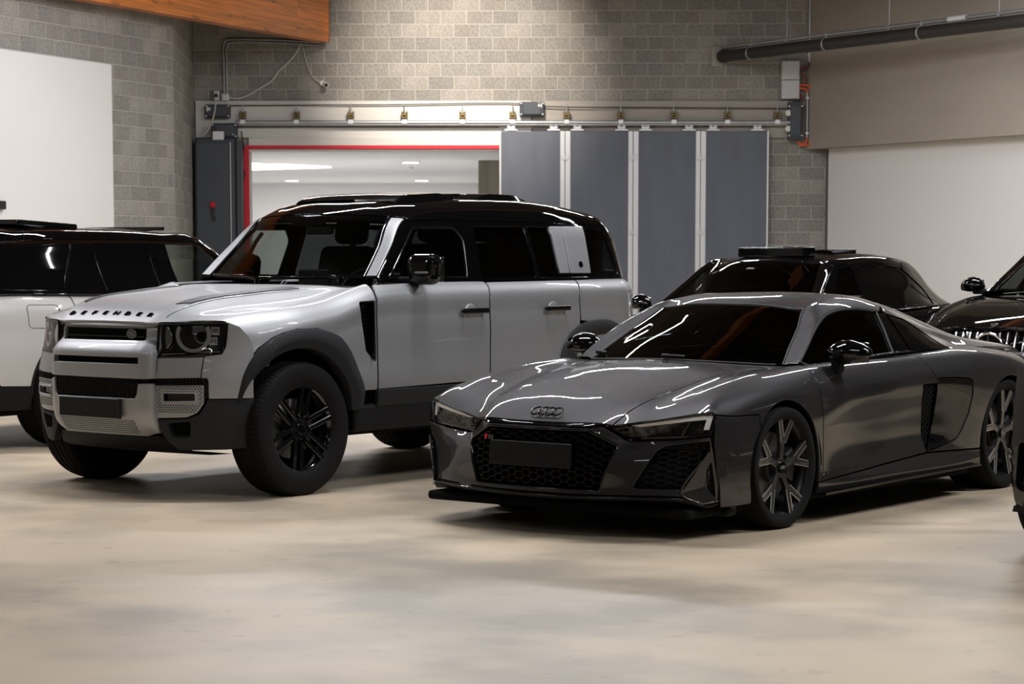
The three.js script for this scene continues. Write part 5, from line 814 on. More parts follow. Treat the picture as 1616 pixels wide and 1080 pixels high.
  for (const z0 of [-1.573, -2.45]) both(car, 'door_handle', [rbox(.024, .035, .245, .008, 1.004, 1.075, z0), rbox(.04, .02, .02, .004, .985, 1.075, z0 + .10), rbox(.04, .02, .02, .004, .985, 1.075, z0 - .10)], K.gloss).forEach((h, side) => { const g = (() => { const s = new THREE.SphereGeometry(1, 20, 12); return s.scale(.007, .047, .055).translate(.9685, 1.075, z0 + .02); })(); part(h, 'recess', side ? mirrorX(g) : g, K.silver); });
  // ---- wheels
  const wheel = new THREE.Group();
  {
    const R = .404, rim = .262, w = .262; part(wheel, 'tyre', tyre(R, w, rim), K.rubber);
    const r = part(wheel, 'rim', rimBarrel(rim, w), K.rimBlack); part(r, 'lip', lipRing(rim, .112), K.rimBlack);
    const dish = (q) => .075 + .022 * smooth(.05, .2, q);
    for (let i = 0; i < 6; i++) { const a = 10 + i * 60; for (const s of [-1, 1]) part(r, 'spoke', spoke([[.012, .07], [.042, .08], [.046, .252], [.014, .258]].map(([q, y]) => [Math.hypot(q, y), a + s * Math.atan2(q, y) * 180 / Math.PI]), -.02, .032, dish, .006), K.rimBlack); }
    part(r, 'hub', [cylX(.088, .03, .070, 0, 0, 36, .075)], K.rimBlack); part(r, 'centre_cap', [cylX(.030, .014, .088, 0, 0, 28), mat4(new THREE.TorusGeometry(.031, .003, 6, 32), [.095, 0, 0], [0, Math.PI / 2, 0])], K.gloss);
    for (let i = 0; i < 5; i++) { const a = (i * 72 + 20) * Math.PI / 180; part(r, 'wheel_nut', cylX(.011, .03, .092, .058 * Math.cos(a), .058 * Math.sin(a), 6, .009), K.darkChrome); }
    part(wheel, 'brake_shield', cylX(.25, .01, -.06, 0, 0, 32), K.hull);
    part(wheel, 'brake_disc', [lathe([[.09, .01], [.18, .01], [.18, -.02], [.09, -.02]], 40).rotateZ(-Math.PI / 2)], K.disc);
  }
  placeWheels(car, wheel, [[.848, .399, 0, .0], [-.848, .399, 0, 0], [.848, .399, -3.0, 0], [-.848, .399, -3.0, 0]]);
}
// ---------------------------------------------------------------- the other parked cars: one builder, each with its own measures
function buildCar(o) {
  const { W, fo, wb, ro, yN, yC, cowl, beltF, beltR, y0, R, rim, top, paint, roofPaint = o.paint, glass = K.privacyGlass, wsGlass = K.tint, lower = K.plastic } = o;
  const car = thing(o.name, o.label, 'car', o.pos, o.turn, o.group);
  const zs = [fo, fo - .12, fo - .34, .22, -.12, cowl + .02, -1.15, -1.7, -wb + .7, -wb + .2, -wb - .15, -wb - ro + .35, -wb - ro + .12, -wb - ro];
  const halfW = (z) => { const f = clamp((z - .1) / (fo - .1), 0, 1), b = clamp((-wb - .1 - z) / (ro - .1), 0, 1); return W * (1 - .19 * f ** 2.2 - .20 * b ** 2.6); };
  const belt = (z) => lerp(beltF, beltR, clamp((cowl - z) / (cowl + wb), 0, 1));
  const hoodY = (z) => { const t = clamp((fo - z) / (fo - cowl), 0, 1); return lerp(yN, yC, 1 - (1 - t) ** 1.7); };
  const half = zs.map((z, i) => {
    const w = halfW(z), front = z > cowl, hy = front ? hoodY(z) : belt(z) - .01, wy = front ? lerp(yN - .005, belt(cowl), smooth(fo, cowl, z) * .9 + .1 * (fo - z) / (fo - cowl)) : belt(z), b = front ? .20 * smooth(cowl, fo, z) : .10 * smooth(-wb, -wb - ro, z) * -1, dz = (x) => b * (1 - (x / w) ** 2) ;
    const P = (x, y, k = 0) => [x, y, z + (front ? dz(Math.min(x, w)) - b * .35 : dz(Math.min(x, w)))];
    const low = lerp(wy, y0, .62);
    return [P(0, hy), P(.34 * w, hy - .004), P(.62 * w, hy - .016), P(.74 * w, (hy + wy) / 2 - .012), P(.86 * w, wy - .006), P(.925 * w, wy - .03), P(.975 * w, wy - .10), P(.992 * w, lerp(wy, y0, .36)), P(w, low), P(.993 * w, lerp(wy, y0, .85)), P(.955 * w, y0)];
  });
  const B = new Skin(mirrorCols(half), { flip: true }), C = 10, nu = zs.length - 1;
  const T = new Skin(mirrorCols(top.map(([zc, yc, ze, xe, ye, xc, yc2, xw, yw, xm, ym, xb, yb]) => [[0, yc, zc], [xe * .5, yc - .25 * (yc - ye), lerp(zc, ze, .28)], [xe, ye, ze], [xc, yc2, ze - .012], [xw, yw, ze - .02], [xm, ym, ze - .02], [xb, yb, ze - .02]])), { flip: true }), D = 6, nt = top.length - 1;
  const ys = [yN - .005, lerp(yN, y0, .2), lerp(yN, y0, .45), lerp(yN, y0, .7), lerp(yN, y0, .88), y0], zoff = [0, .035, .05, .055, .04, 0];
  const F = new Skin((() => { const st = half[0].map((p) => p[0] / half[0][10][0] * .955), h = [0, .3, .52, .68, .80, .88, .94, .985].map((t) => { const w = half[0][8][0], x = t * w, zz = B.frame(0, C + .001).p[2]; return ys.map((y, i) => { const z0 = fo + .20 * (1 - t * t) - .07 - (i === 0 ? .0 : 0); return [x * (i === 5 ? .965 : 1), y, z0 + zoff[i] * (1 - .3 * t)]; }); }); return [...h.slice(1).reverse().map((r) => r.map(([x, y, z]) => [-x, y, z])), ...h]; })(), { flip: true });
  const sUV = (pts, step = .07, lim = { v0: C + 4.4 }) => { const r = []; pts.forEach((p, i) => { const q = pts[i + 1]; if (!q) { r.push(B.inv(2, 1, ...p, lim)); return; } const n = Math.max(1, Math.ceil(Math.hypot(q[0] - p[0], q[1] - p[1]) / step)); for (let k = 0; k < n; k++) r.push(B.inv(2, 1, lerp(p[0], q[0], k / n), lerp(p[1], q[1], k / n), lim)); }); return r; };
  const fUV = (pts, step = .05) => F.front(pts, {}, step), mir = (pts) => pts.map(([x, y]) => [-x, y]).reverse();
  const rA = R + .045, aF = [0, R], aR = [-wb, R], uC = 5, opt = { du: .34, dv: .34 };
  const seam = [0, 1, 2, 3, 4, 4.9].map((u) => [u, C + 2.55]);
  part(car, 'bonnet', panel(B, B.uv([...seam, ...[...seam].reverse().map(([u, v]) => [u, 2 * C - v])], .34), [], opt), paint);
  const a0 = Math.asin((y0 + .02 - R) / rA) * 180 / Math.PI;
  const yb = (z) => belt(z), zD = cowl - .10, low = y0 + .16;
  const wing = [...[...seam].reverse(), [0, C + 4], [0, C + 5], [0, C + 6], ...sUV([[halfZ(fo, .0), lerp(yN, y0, .42)]]).slice(0, 0), [0, C + 7.2], ...sUV(arc(...aF, rA, 168 - 118, 180 - a0, 0).slice(0, 0)), ...sUV(arc(...aF, rA, 24, 180 - Math.max(a0, -20), 18)), ...sUV([[zD + .01, low - .12], [zD, .62], [zD, belt(zD) - .06]]), [4.95, C + 5], [4.95, C + 4], [4.95, C + 3.2]];
  function halfZ() { return 0; }
  both(car, 'front_wing', panel(B, wing, [], opt), paint);
  const zB = -1.52, zR = -wb + .05, yl = low, bz = (z) => belt(z) - .004;
  const doorF = [...sUV([[zD - .006, belt(zD) - .06], [zD - .006, .62], [zD - .01, yl], [zB, yl], [zB - .02, .75], [zB - .03, bz(zB)]]), ...sUV([[zB, bz(zB)], [zD - .02, bz(zD)]], .1, { v0: C + 3.9, v1: C + 5.6 })];
  const rearEdge = arc(...aR, rA + .03, 62, 20, 6).map(([z, y]) => [z, y]);
  const doorR = [...sUV([[zB - .035, bz(zB)], [zB - .026, .75], [zB - .006, yl], [-wb + rA + .06, yl]]), ...sUV([...rearEdge].reverse()), ...sUV([[-wb + .06, R + rA + .14], [-wb + .04, bz(-wb)]]), ...sUV([[-wb + .04, bz(-wb)], [zB - .04, bz(zB)]], .1, { v0: C + 3.9, v1: C + 5.6 })];
  both(car, 'front_door', panel(B, doorF, [], opt), paint); both(car, 'rear_door', panel(B, doorR, [], opt), paint);
  const arR = arc(...aR, rA, 60, 180 - Math.max(a0, -20), 14), quarter = [...sUV([[-wb + .033, bz(-wb)], [-wb + .053, R + rA + .14]]), ...sUV([[-wb + .20, R + rA - .0]]).slice(0, 0), ...sUV(arR), [nu - 1.5, C + 8.5], [nu, C + 8.5], [nu, C + 6], [nu, C + 4], [nu - 1, C + 4], [nu - 2, C + 4]];
  both(car, 'rear_quarter', panel(B, quarter, [], opt), paint);
  both(car, 'sill', [panel(B, sUV([[-R - .08, yl - .005], [-wb + R + .08, yl - .005], [-wb + R + .08, y0 + .01], [-R - .08, y0 + .01]], .15), [], { ...opt, lift: .006 })], lower);
  both(car, 'rear_corner', panel(B, [...sUV(arc(...aR, rA, 181 - a0, 172, 2)).slice(0, 0), ...sUV([[-wb - rA * .96, R + .06], [-wb - rA, R - .08], [-wb - rA + .03, y0 + .02]]), [nu, C + 9.8], [nu, C + 8.6], [nu - 1.5, C + 8.6]], [], opt), lower);
  // front
  const bump = [[.0, ys[1] + .02], [F.g[14][1][0] * .98, ys[1] + .02], [F.g[14][4][0] * .98, ys[5] + .02], [0, ys[5] + .02]];
  const fw = (t) => t * half[0][8][0], gr = o.grille;
  const holes = [gr, ...(o.intakes ?? [])].filter(Boolean), outl = [[-.975, 0], [-.6, .002], [0, .004], [.6, .002], [.975, 0], [.975, .5], [.965, .98], [0, 1.0], [-.965, .98], [-.975, .5]].map(([t, k]) => [fw(t), lerp(yN - .012, y0 + .005, k)]);
  part(car, 'front_bumper', panel(F, fUV(outl), holes.flatMap((h) => h.sym ? [fUV(corners(h.pts)), fUV(mir(corners(h.pts)))] : [fUV(corners(h.pts))]), { ...opt, depth: .03 }), paint);
  for (const h of holes) { const g = fUV(corners(h.pts)); if (h.sym) both(car, 'intake', panel(F, g, [], { lift: -.05, gap: -.01, depth: 0 }), K.plasticDark); else part(car, 'grille', panel(F, g, [], { lift: -.04, gap: -.01, depth: 0 }), K.gloss); }
  both(car, 'bumper_corner', panel(B, [[0, C + 7.25], ...sUV(arc(...aF, rA, 23, a0, 8)), [.6, C + 9.9], [0, C + 9.9], [0, C + 8.5]], [], opt), paint);
  both(car, 'headlamp', panel(F, fUV(o.lamp), [], { lift: .004, depth: .02, gap: .0 }), K.lampBlack).forEach((h, s) => { const S = (g) => s ? mirrorX(g) : g; part(h, 'light_guide', S(panel(F, insetLoop(F, fUV(o.lamp), .012).map((q) => q.uv), [insetLoop(F, fUV(o.lamp), .022).map((q) => q.uv)], { lift: .007, depth: 0, gap: 0 })), K.drl); });
  part(car, 'splitter', loft([-1, -.8, -.4, 0, .4, .8, 1].map((t) => [[fw(t * .96), y0 + .02, fo + .125 * (1 - t * t) - .03], [fw(t * .97), y0 - .01, fo + .13 * (1 - t * t) - .03], [fw(t * .9), y0 - .03, fo - .25]])), K.gloss);
  // hull and floor
  part(car, 'inner_hull', [box(1.7 * W, .4, wb - 2 * R - .18, 0, y0 + .34, -wb / 2), box(1.15 * W, .35, .7, 0, y0 + .38, .05), box(1.15 * W, .35, .8, 0, y0 + .38, -wb), box(1.4 * W, .35, ro - R - .2, 0, y0 + .4, -wb - (ro + R) / 2 - .02), box(1.2 * W, .25, .6, 0, yC - .26, cowl + .3)], K.hull);
  for (const z of [0, -wb]) both(car, 'arch_liner', new THREE.CylinderGeometry(rA + .02, rA + .02, .4, 28, 1, true, 0, Math.PI).rotateZ(Math.PI / 2).translate(W - .24, R, z), K.hull);
  part(car, 'floor_pan', rbox(1.75 * W, .08, wb + fo + ro - .6, .02, 0, y0 + .02, -wb / 2 + (fo - ro) / 2), K.under);
  const zt = -wb - ro; part(car, 'rear_bumper', [rbox(1.5 * W, .34, .14, .05, 0, y0 + .22, zt - .03), rbox(1.45 * W, beltR - y0 - .42, .10, .04, 0, (beltR + y0 + .36) / 2, zt - .04)], paint);
  both(car, 'tail_lamp', rbox(.36, .11, .05, .02, W * .5, beltR - .14, zt - .085), K.red);
  // greenhouse
  const wsT = o.wsTop ?? 2, opT = { du: .3, dv: .34 };
  part(car, 'windscreen', panel(T, T.uv([[.03, D + 2], [wsT, D + 2], [wsT, D - 2], [.03, D - 2]], .25), [], { lift: -.003, depth: 0, gap: .006, ...opT }), wsGlass);
  both(car, 'windscreen_pillar', panel(T, T.uv([[.03, D + 2], [wsT, D + 2], [wsT, D + 4], [.03, D + 4]], .25), [], { ...opT, gap: .001 }), roofPaint);
  const hood = o.sunroof ? [] : [];
  part(car, 'roof', panel(T, T.uv([[wsT, D + 4], [nt - 2, D + 4], [nt - 2, D - 4], [wsT, D - 4]], .25), [], opT), roofPaint);
  both(car, 'rear_pillar', panel(T, T.uv([[nt - 2, D + 2], [nt - 2, D + 4], [nt - 1.1, D + 4.1], [nt - .9, D + 6], [nt, D + 6], [nt, D + 2]], .25), [], { ...opT, gap: .001 }), roofPaint);
  part(car, 'rear_screen', panel(T, T.uv([[nt - 2, D - 2], [nt - 2, D + 2], [nt, D + 2], [nt, D - 2]], .25), [], { lift: -.004, depth: 0, ...opT }), K.privacy);
  const gUV = (pts, step = .1) => { const r = []; pts.forEach((p, i) => { const q = pts[(i + 1) % pts.length], n = Math.max(1, Math.ceil(Math.hypot(q[0] - p[0], q[1] - p[1]) / step)); for (let k = 0; k < n; k++) r.push(T.inv(2, 1, lerp(p[0], q[0], k / n), lerp(p[1], q[1], k / n), { v0: D + 3.6 })); }); return r; };
  const wins = o.windows.map((w) => gUV(corners(w)));
  both(car, 'window_surround', panel(T, T.uv([[.05, D + 4], [nt - 2, D + 4], [nt - 1.1, D + 4.1], [nt - .9, D + 6], [.05, D + 6]], .25), wins, { ...opT, gap: .001 }), K.gloss);
  wins.forEach((w, i) => both(car, 'side_window', panel(T, w, [], { lift: -.008, depth: 0, gap: -.002, ...opT }), i ? glass : o.frontGlass ?? K.smoke));
  both(car, 'window_trim', strip(T, T.uv([[.3, D + 6], [nt - 1.5, D + 6]], .25).slice(0, Math.ceil((nt - 1.8) / .25)), .007, .002), o.trim ?? K.gloss);
  for (const x of [.37, -.37]) { seat(car, x, o.seatY, -1.35); seat(car, x, o.seatY + .02, -2.25); }
  steering(car, .37, beltF - .04, -.95);
  part(car, 'dashboard', [rbox(1.45 * W, .14, .5, .05, 0, beltF - .10, cowl - .35), rbox(.25, .3, 1, .05, 0, beltF - .42, -1.35)], K.leather);
  part(car, 'interior_mirror', [mat4(rbox(.23, .065, .035, .015), [0, T.frame(wsT - .5, D).p[1] - .07, T.frame(wsT - .5, D).p[2] - .12], [.1, 0, 0]), rbox(.10, .10, .09, .02, 0, T.frame(wsT - .4, D).p[1] - .04, T.frame(wsT - .4, D).p[2] - .05)], K.gloss);
  const mz = cowl - .33, my = belt(mz) + .07;
  both(car, 'door_mirror', (() => { const s = new THREE.SphereGeometry(1, 28, 18), p = s.attributes.position; for (let i = 0; i < p.count; i++) { let x = p.getX(i), y = p.getY(i), z = p.getZ(i); if (z < -.2) z = -.2 + (z + .2) * .2; if (y < -.5) y = -.5 + (y + .5) * .4; p.setXYZ(i, x * .112 * (1 - .15 * y), y * .078, z * .10); } s.computeVertexNormals(); return s.rotateY(.15).translate(W + .03, my, mz); })(), o.mirror ?? K.gloss).forEach((m, s) => { const S = (g) => s ? mirrorX(g) : g; part(m, 'arm', S(rbox(.12, .045, .09, .015, W - .04, my - .05, mz)), K.plasticDark); part(m, 'mirror_glass', S(rbox(.17, .10, .006, .003, W + .03, my, mz - .035)), K.chrome); });
  for (const z of [zB + .17, -wb + .24]) both(car, 'door_handle', rbox(.03, .028, .21, .01, W * .992, belt(z) - .17, z), paint);
  // wheels
  const wheel = new THREE.Group(), w = .265; part(wheel, 'tyre', tyre(R, w, rim), K.rubber); const r = part(wheel, 'rim', rimBarrel(rim, w), K.rimBlack); part(r, 'lip', lipRing(rim, .113), K.rimBlack);
  for (let i = 0; i < 5; i++) part(r, 'spoke', spoke([[.05, i * 72 - 30], [.12, i * 72 - 12], [rim * .95, i * 72 - 13], [rim * .98, i * 72 - 5], [.16, i * 72], [rim * .98, i * 72 + 5], [rim * .95, i * 72 + 13], [.12, i * 72 + 12], [.05, i * 72 + 30]], -.02, .03, (q) => .082, .004), K.rimBlack);
  part(r, 'hub', cylX(.06, .03, .082, 0, 0, 28, .05), K.rimBlack); part(wheel, 'brake_disc', lathe([[.08, .01], [rim * .72, .01], [rim * .72, -.02], [.08, -.02]], 36).rotateZ(-Math.PI / 2), K.disc);
  placeWheels(car, wheel, [[W - .14, R - .004, 0], [-W + .14, R - .004, 0], [W - .14, R - .004, -wb], [-W + .14, R - .004, -wb]]);
  return { car, B, C, T, D, F, fUV, sUV, gUV, zs, nt, belt };
}
{ // black estate behind the coupe
  const fwd = [-.605, .796];
  const top = [ // zc, yc, ze, xe, ye, xcant, ycant, xwin, ywin, xmid, ymid, xbelt, ybelt
    [-.42, .985, -.66, .70, .975, .76, .975, .78, .97, .80, .955, .84, .935],
    [-.80, 1.20, -.98, .60, 1.185, .665, 1.19, .69, 1.17, .76, 1.05, .86, .95],
    [-1.10, 1.375, -1.24, .515, 1.355, .58, 1.365, .625, 1.33, .72, 1.16, .87, .96],
    [-1.55, 1.432, -1.60, .52, 1.405, .595, 1.395, .64, 1.35, .735, 1.17, .885, .968],
    [-2.2, 1.448, -2.2, .53, 1.42, .605, 1.40, .645, 1.35, .74, 1.175, .89, .98],
    [-2.5, 1.43, -2.46, .53, 1.40, .60, 1.375, .64, 1.32, .735, 1.16, .88, .99],
    [-2.88, 1.375, -2.74, .52, 1.35, .58, 1.315, .62, 1.25, .71, 1.13, .85, 1.0],
    [-3.30, 1.06, -3.08, .56, 1.05, .62, 1.045, .65, 1.04, .70, 1.03, .76, 1.005]];
  const e = buildCar({ name: 'estate_car', label: 'black estate car with raised sunroof panel parked behind the grey coupe', pos: [1.365, 0, -18.36], turn: -.65, W: .965, fo: .86, wb: 2.72, ro: .78, yN: .74, yC: .975, cowl: -.52, beltF: .94, beltR: 1.01, y0: .19, R: .36, rim: .275, top, paint: K.blackMetallic, seatY: .42, glass: K.privacy,
    grille: { pts: [[-.45, .68, .02], [.45, .68, .02], [.52, .5, .02], [.42, .28, .02], [-.42, .28, .02], [-.52, .5, .02]] }, lamp: [[.50, .67], [.80, .69], [.80, .60], [.52, .58]], windows: [[[-.98, 1.0, .01], [-1.30, 1.31, .03], [-1.50, 1.33, .02], [-1.47, 1.0, .02]], [[-1.58, 1.0, .02], [-1.60, 1.335, .03], [-2.34, 1.32, .06], [-2.66, 1.14, .08], [-2.60, 1.01, .02]]] });
  part(e.car, 'sunroof_panel', [rbox(.64, .085, .20, .014, 0, 1.452, -1.40)], K.gloss); part(e.car, 'sunroof_panel', [rbox(.60, .035, .42, .008, 0, 1.455, -2.02)], K.gloss);
}
{ // white off-roader on the left, seen from behind its right shoulder
  const top = [
    [-.22, 1.12, -.45, .72, 1.115, .80, 1.12, .82, 1.115, .84, 1.11, .865, 1.10],
    [-.58, 1.36, -.73, .635, 1.345, .715, 1.35, .74, 1.335, .79, 1.24, .875, 1.11],
    [-.88, 1.565, -1.0, .56, 1.545, .64, 1.55, .685, 1.515, .77, 1.33, .885, 1.115],
    [-1.5, 1.63, -1.52, .575, 1.605, .665, 1.585, .705, 1.545, .785, 1.34, .895, 1.12],
    [-2.4, 1.65, -2.4, .58, 1.625, .67, 1.60, .71, 1.55, .79, 1.345, .90, 1.13],
    [-3.1, 1.64, -3.1, .575, 1.615, .665, 1.59, .705, 1.54, .785, 1.345, .89, 1.14],
    [-3.55, 1.60, -3.50, .56, 1.58, .64, 1.55, .675, 1.50, .75, 1.34, .85, 1.145],
    [-3.80, 1.18, -3.72, .57, 1.17, .64, 1.17, .67, 1.165, .70, 1.16, .75, 1.15]];
  const yaw = -148 * Math.PI / 180, s = Math.sin(yaw), c = Math.cos(yaw), ax = [-4.11, -17.935], wb = 2.90;   // rear axle found from the wheel's footprint
  const e = buildCar({ name: 'white_suv', label: 'white luxury off-road car with black roof facing away, at left edge', pos: [ax[0] - s * wb, 0, ax[1] + c * wb], turn: -yaw, W: .96, fo: .95, wb, ro: .95, yN: .96, yC: 1.10, cowl: -.34, beltF: 1.105, beltR: 1.15, y0: .27, R: .385, rim: .28, top, paint: K.white, roofPaint: K.blackPaint, seatY: .62, glass: K.privacy, wsGlass: K.clear, frontGlass: K.clear,
    grille: { pts: [[-.45, .90, .02], [.45, .90, .02], [.42, .74, .02], [-.42, .74, .02]] }, lamp: [[.48, .90], [.80, .92], [.80, .83], [.49, .81]], windows: [[[-.56, 1.135, .01], [-.95, 1.475, .04], [-1.10, 1.51, .03], [-1.56, 1.515, .02], [-1.54, 1.14, .02]], [[-1.79, 1.145, .01], [-1.79, 1.52, .02], [-2.415, 1.52, .01], [-2.415, 1.155, .01]], [[-2.43, 1.155, .01], [-2.43, 1.52, .01], [-2.64, 1.515, .02], [-2.87, 1.16, .02]], [[-2.91, 1.165, .02], [-2.67, 1.515, .02], [-3.42, 1.48, .05], [-3.52, 1.18, .04]]] });
  part(e.car, 'sunroof_panel', [mat4(rbox(.94, .05, .66, .02, 0, 0, 0), [0, 1.66, -2.62], [.045, 0, 0])], K.gloss); part(e.car, 'wind_deflector', [bar([-.42, 1.642, -1.22], [.42, 1.642, -1.22], .02, .03), bar([.42, 1.64, -1.22], [.42, 1.615, -1.6], .012, .012), bar([-.42, 1.64, -1.22], [-.42, 1.615, -1.6], .012, .012)], K.gloss);
  const flap = corners([[-3.03, 1.06, .04], [-3.35, 1.065, .04], [-3.34, .895, .04], [-3.04, .885, .04]]);
  part(e.car, 'fuel_flap', mirrorX(strip(e.B, e.sUV([...flap, flap[0]], .05), .0022, .0005, true)), K.seal);
  both(e.car, 'arch_trim', (() => { const o = []; for (const z of [0, -2.90]) o.push(tube(arc(z, .385, .44, -12, 192, 24).map(([a, b]) => [e.B.frame(...e.B.inv(2, 1, a, Math.max(b, .3), { v0: e.C + 5 })).p[0] - .002, b, a]), .012, 6)); return o[1]; })(), K.plasticDark);
  both(e.car, 'lower_trim', panel(e.B, e.sUV([[-3.34, .47], [-3.6, .48], [-3.78, .49], [-3.80, .30], [-3.33, .30]]), [], { lift: .006, du: .34, dv: .34 }), K.plasticDark);
}
{ // black off-roader with upright chrome slats at the right edge
  const yaw = .62, s = Math.sin(yaw), c = Math.cos(yaw);
  const top = [
    [-.40, 1.125, -.64, .71, 1.115, .77, 1.115, .79, 1.11, .81, 1.10, .84, 1.08],
    [-.78, 1.33, -.95, .615, 1.315, .68, 1.32, .71, 1.30, .77, 1.2, .86, 1.09],
    [-1.10, 1.51, -1.24, .54, 1.49, .61, 1.495, .65, 1.46, .74, 1.29, .87, 1.10],
    [-1.55, 1.575, -1.60, .55, 1.55, .625, 1.535, .67, 1.48, .755, 1.3, .885, 1.105],
    [-2.2, 1.59, -2.2, .56, 1.565, .635, 1.54, .675, 1.48, .76, 1.3, .885, 1.11],
    [-2.8, 1.57, -2.75, .55, 1.545, .63, 1.515, .665, 1.455, .75, 1.29, .87, 1.12],
    [-3.15, 1.53, -3.05, .54, 1.505, .60, 1.465, .63, 1.40, .71, 1.27, .84, 1.13],
    [-3.60, 1.16, -3.45, .56, 1.15, .62, 1.15, .65, 1.145, .69, 1.14, .74, 1.13]];
  const nose = [3.72, -18.05], fo = .84;
  const e = buildCar({ name: 'black_suv', label: 'black off-road car with upright chrome grille slats and round star at right edge', pos: [nose[0] + s * (fo + .17), 0, nose[1] - c * (fo + .17)], turn: -yaw, W: .95, fo, wb: 2.87, ro: .90, yN: .87, yC: 1.10, cowl: -.50, beltF: 1.085, beltR: 1.13, y0: .24, R: .37, rim: .275, top, paint: K.blackMetallic, seatY: .60, wsGlass: K.smoke,
    grille: { pts: [[-.36, .845, .03], [.36, .845, .03], [.44, .62, .03], [.36, .50, .03], [-.36, .50, .03], [-.44, .62, .03]] }, lamp: [[.46, .83], [.80, .84], [.78, .72], [.48, .71]], windows: [[[-.98, 1.14, .01], [-1.28, 1.43, .03], [-1.50, 1.45, .02], [-1.47, 1.13, .02]], [[-1.58, 1.13, .02], [-1.60, 1.455, .03], [-2.60, 1.42, .06], [-2.72, 1.15, .04]]] });
  const fz = (x, y) => e.F.frame(...e.F.inv(0, 1, x, y)).p[2];
  for (let i = -6; i <= 6; i++) { const x = i * .064; if (Math.abs(i) < 1) continue; const hi = .835, lo = .535 + .0 * Math.abs(i); part(e.car, 'grille_slat', tube([[x * 1.0, hi, fz(x, hi) - .03], [x * 1.03, (hi + lo) / 2, fz(x, .7) + .012], [x, lo, fz(x, lo) - .02]], .0075, 8), K.chrome); }
  const st = new THREE.Group(); st.name = 'grille_star'; e.car.add(st); st.position.set(0, .705, fz(0, .705) + .028);
  part(st, 'ring', new THREE.TorusGeometry(.118, .012, 10, 56), K.chrome); part(st, 'backing', cylZ(.112, .02, 0, 0, -.01, 40), K.gloss);
  part(st, 'star', [0, 120, 240].map((a) => mat4(extrude([[-.020, 0], [0, .112], [.020, 0], [0, -.012]], .014, .003), [0, 0, 0], [0, 0, a * Math.PI / 180])), K.chrome);
  { const f = e.B.frame(0.35, e.C); const n = V3(...f.n); part(e.car, 'bonnet_badge', mat4(merge([mat4(cylZ(.026, .008, 0, 0, 0, 28), [0, 0, 0]), mat4(new THREE.TorusGeometry(.026, .003, 8, 32), [0, 0, .004])]), [f.p[0], f.p[1] + .004, f.p[2]], [-Math.atan2(n.y, n.z), 0, 0]), K.chrome); }
}
{ // dark car at the right edge, only its front corner in view
  const top = [
    [-.40, 1.125, -.64, .71, 1.115, .77, 1.115, .79, 1.11, .81, 1.10, .84, 1.08],
    [-.78, 1.33, -.95, .615, 1.315, .68, 1.32, .71, 1.30, .77, 1.2, .86, 1.09],
    [-1.10, 1.51, -1.24, .54, 1.49, .61, 1.495, .65, 1.46, .74, 1.29, .87, 1.10],
    [-1.55, 1.575, -1.60, .55, 1.55, .625, 1.535, .67, 1.48, .755, 1.3, .885, 1.105],
    [-2.2, 1.59, -2.2, .56, 1.565, .635, 1.54, .675, 1.48, .76, 1.3, .885, 1.11],
    [-2.8, 1.57, -2.75, .55, 1.545, .63, 1.515, .665, 1.455, .75, 1.29, .87, 1.12],
    [-3.15, 1.53, -3.05, .54, 1.505, .60, 1.465, .63, 1.40, .71, 1.27, .84, 1.13],
    [-3.60, 1.16, -3.45, .56, 1.15, .62, 1.15, .65, 1.145, .69, 1.14, .74, 1.13]];
  buildCar({ name: 'dark_suv', label: 'dark grey car cut off by the right edge, only its front corner visible', pos: [3.39, 0, -10.9], turn: -.65, W: .945, fo: .80, wb: 2.85, ro: .95, yN: .93, yC: 1.10, cowl: -.50, beltF: 1.085, beltR: 1.13, y0: .26, R: .36, rim: .27, top, paint: K.blackMetallic, seatY: .38,
    grille: { pts: [[-.42, .86, .02], [.42, .86, .02], [.40, .56, .02], [-.40, .56, .02]] }, intakes: [{ sym: true, pts: [[.52, .56, .03], [.70, .58, .03], [.72, .36, .04], [.56, .34, .03]] }], lamp: [[.46, .87], [.66, .88], [.68, .80], [.48, .78]], windows: [[[-.98, 1.14, .01], [-1.28, 1.43, .03], [-1.50, 1.45, .02], [-1.47, 1.13, .02]], [[-1.58, 1.13, .02], [-1.60, 1.455, .03], [-2.60, 1.42, .06], [-2.72, 1.15, .04]]] });
}
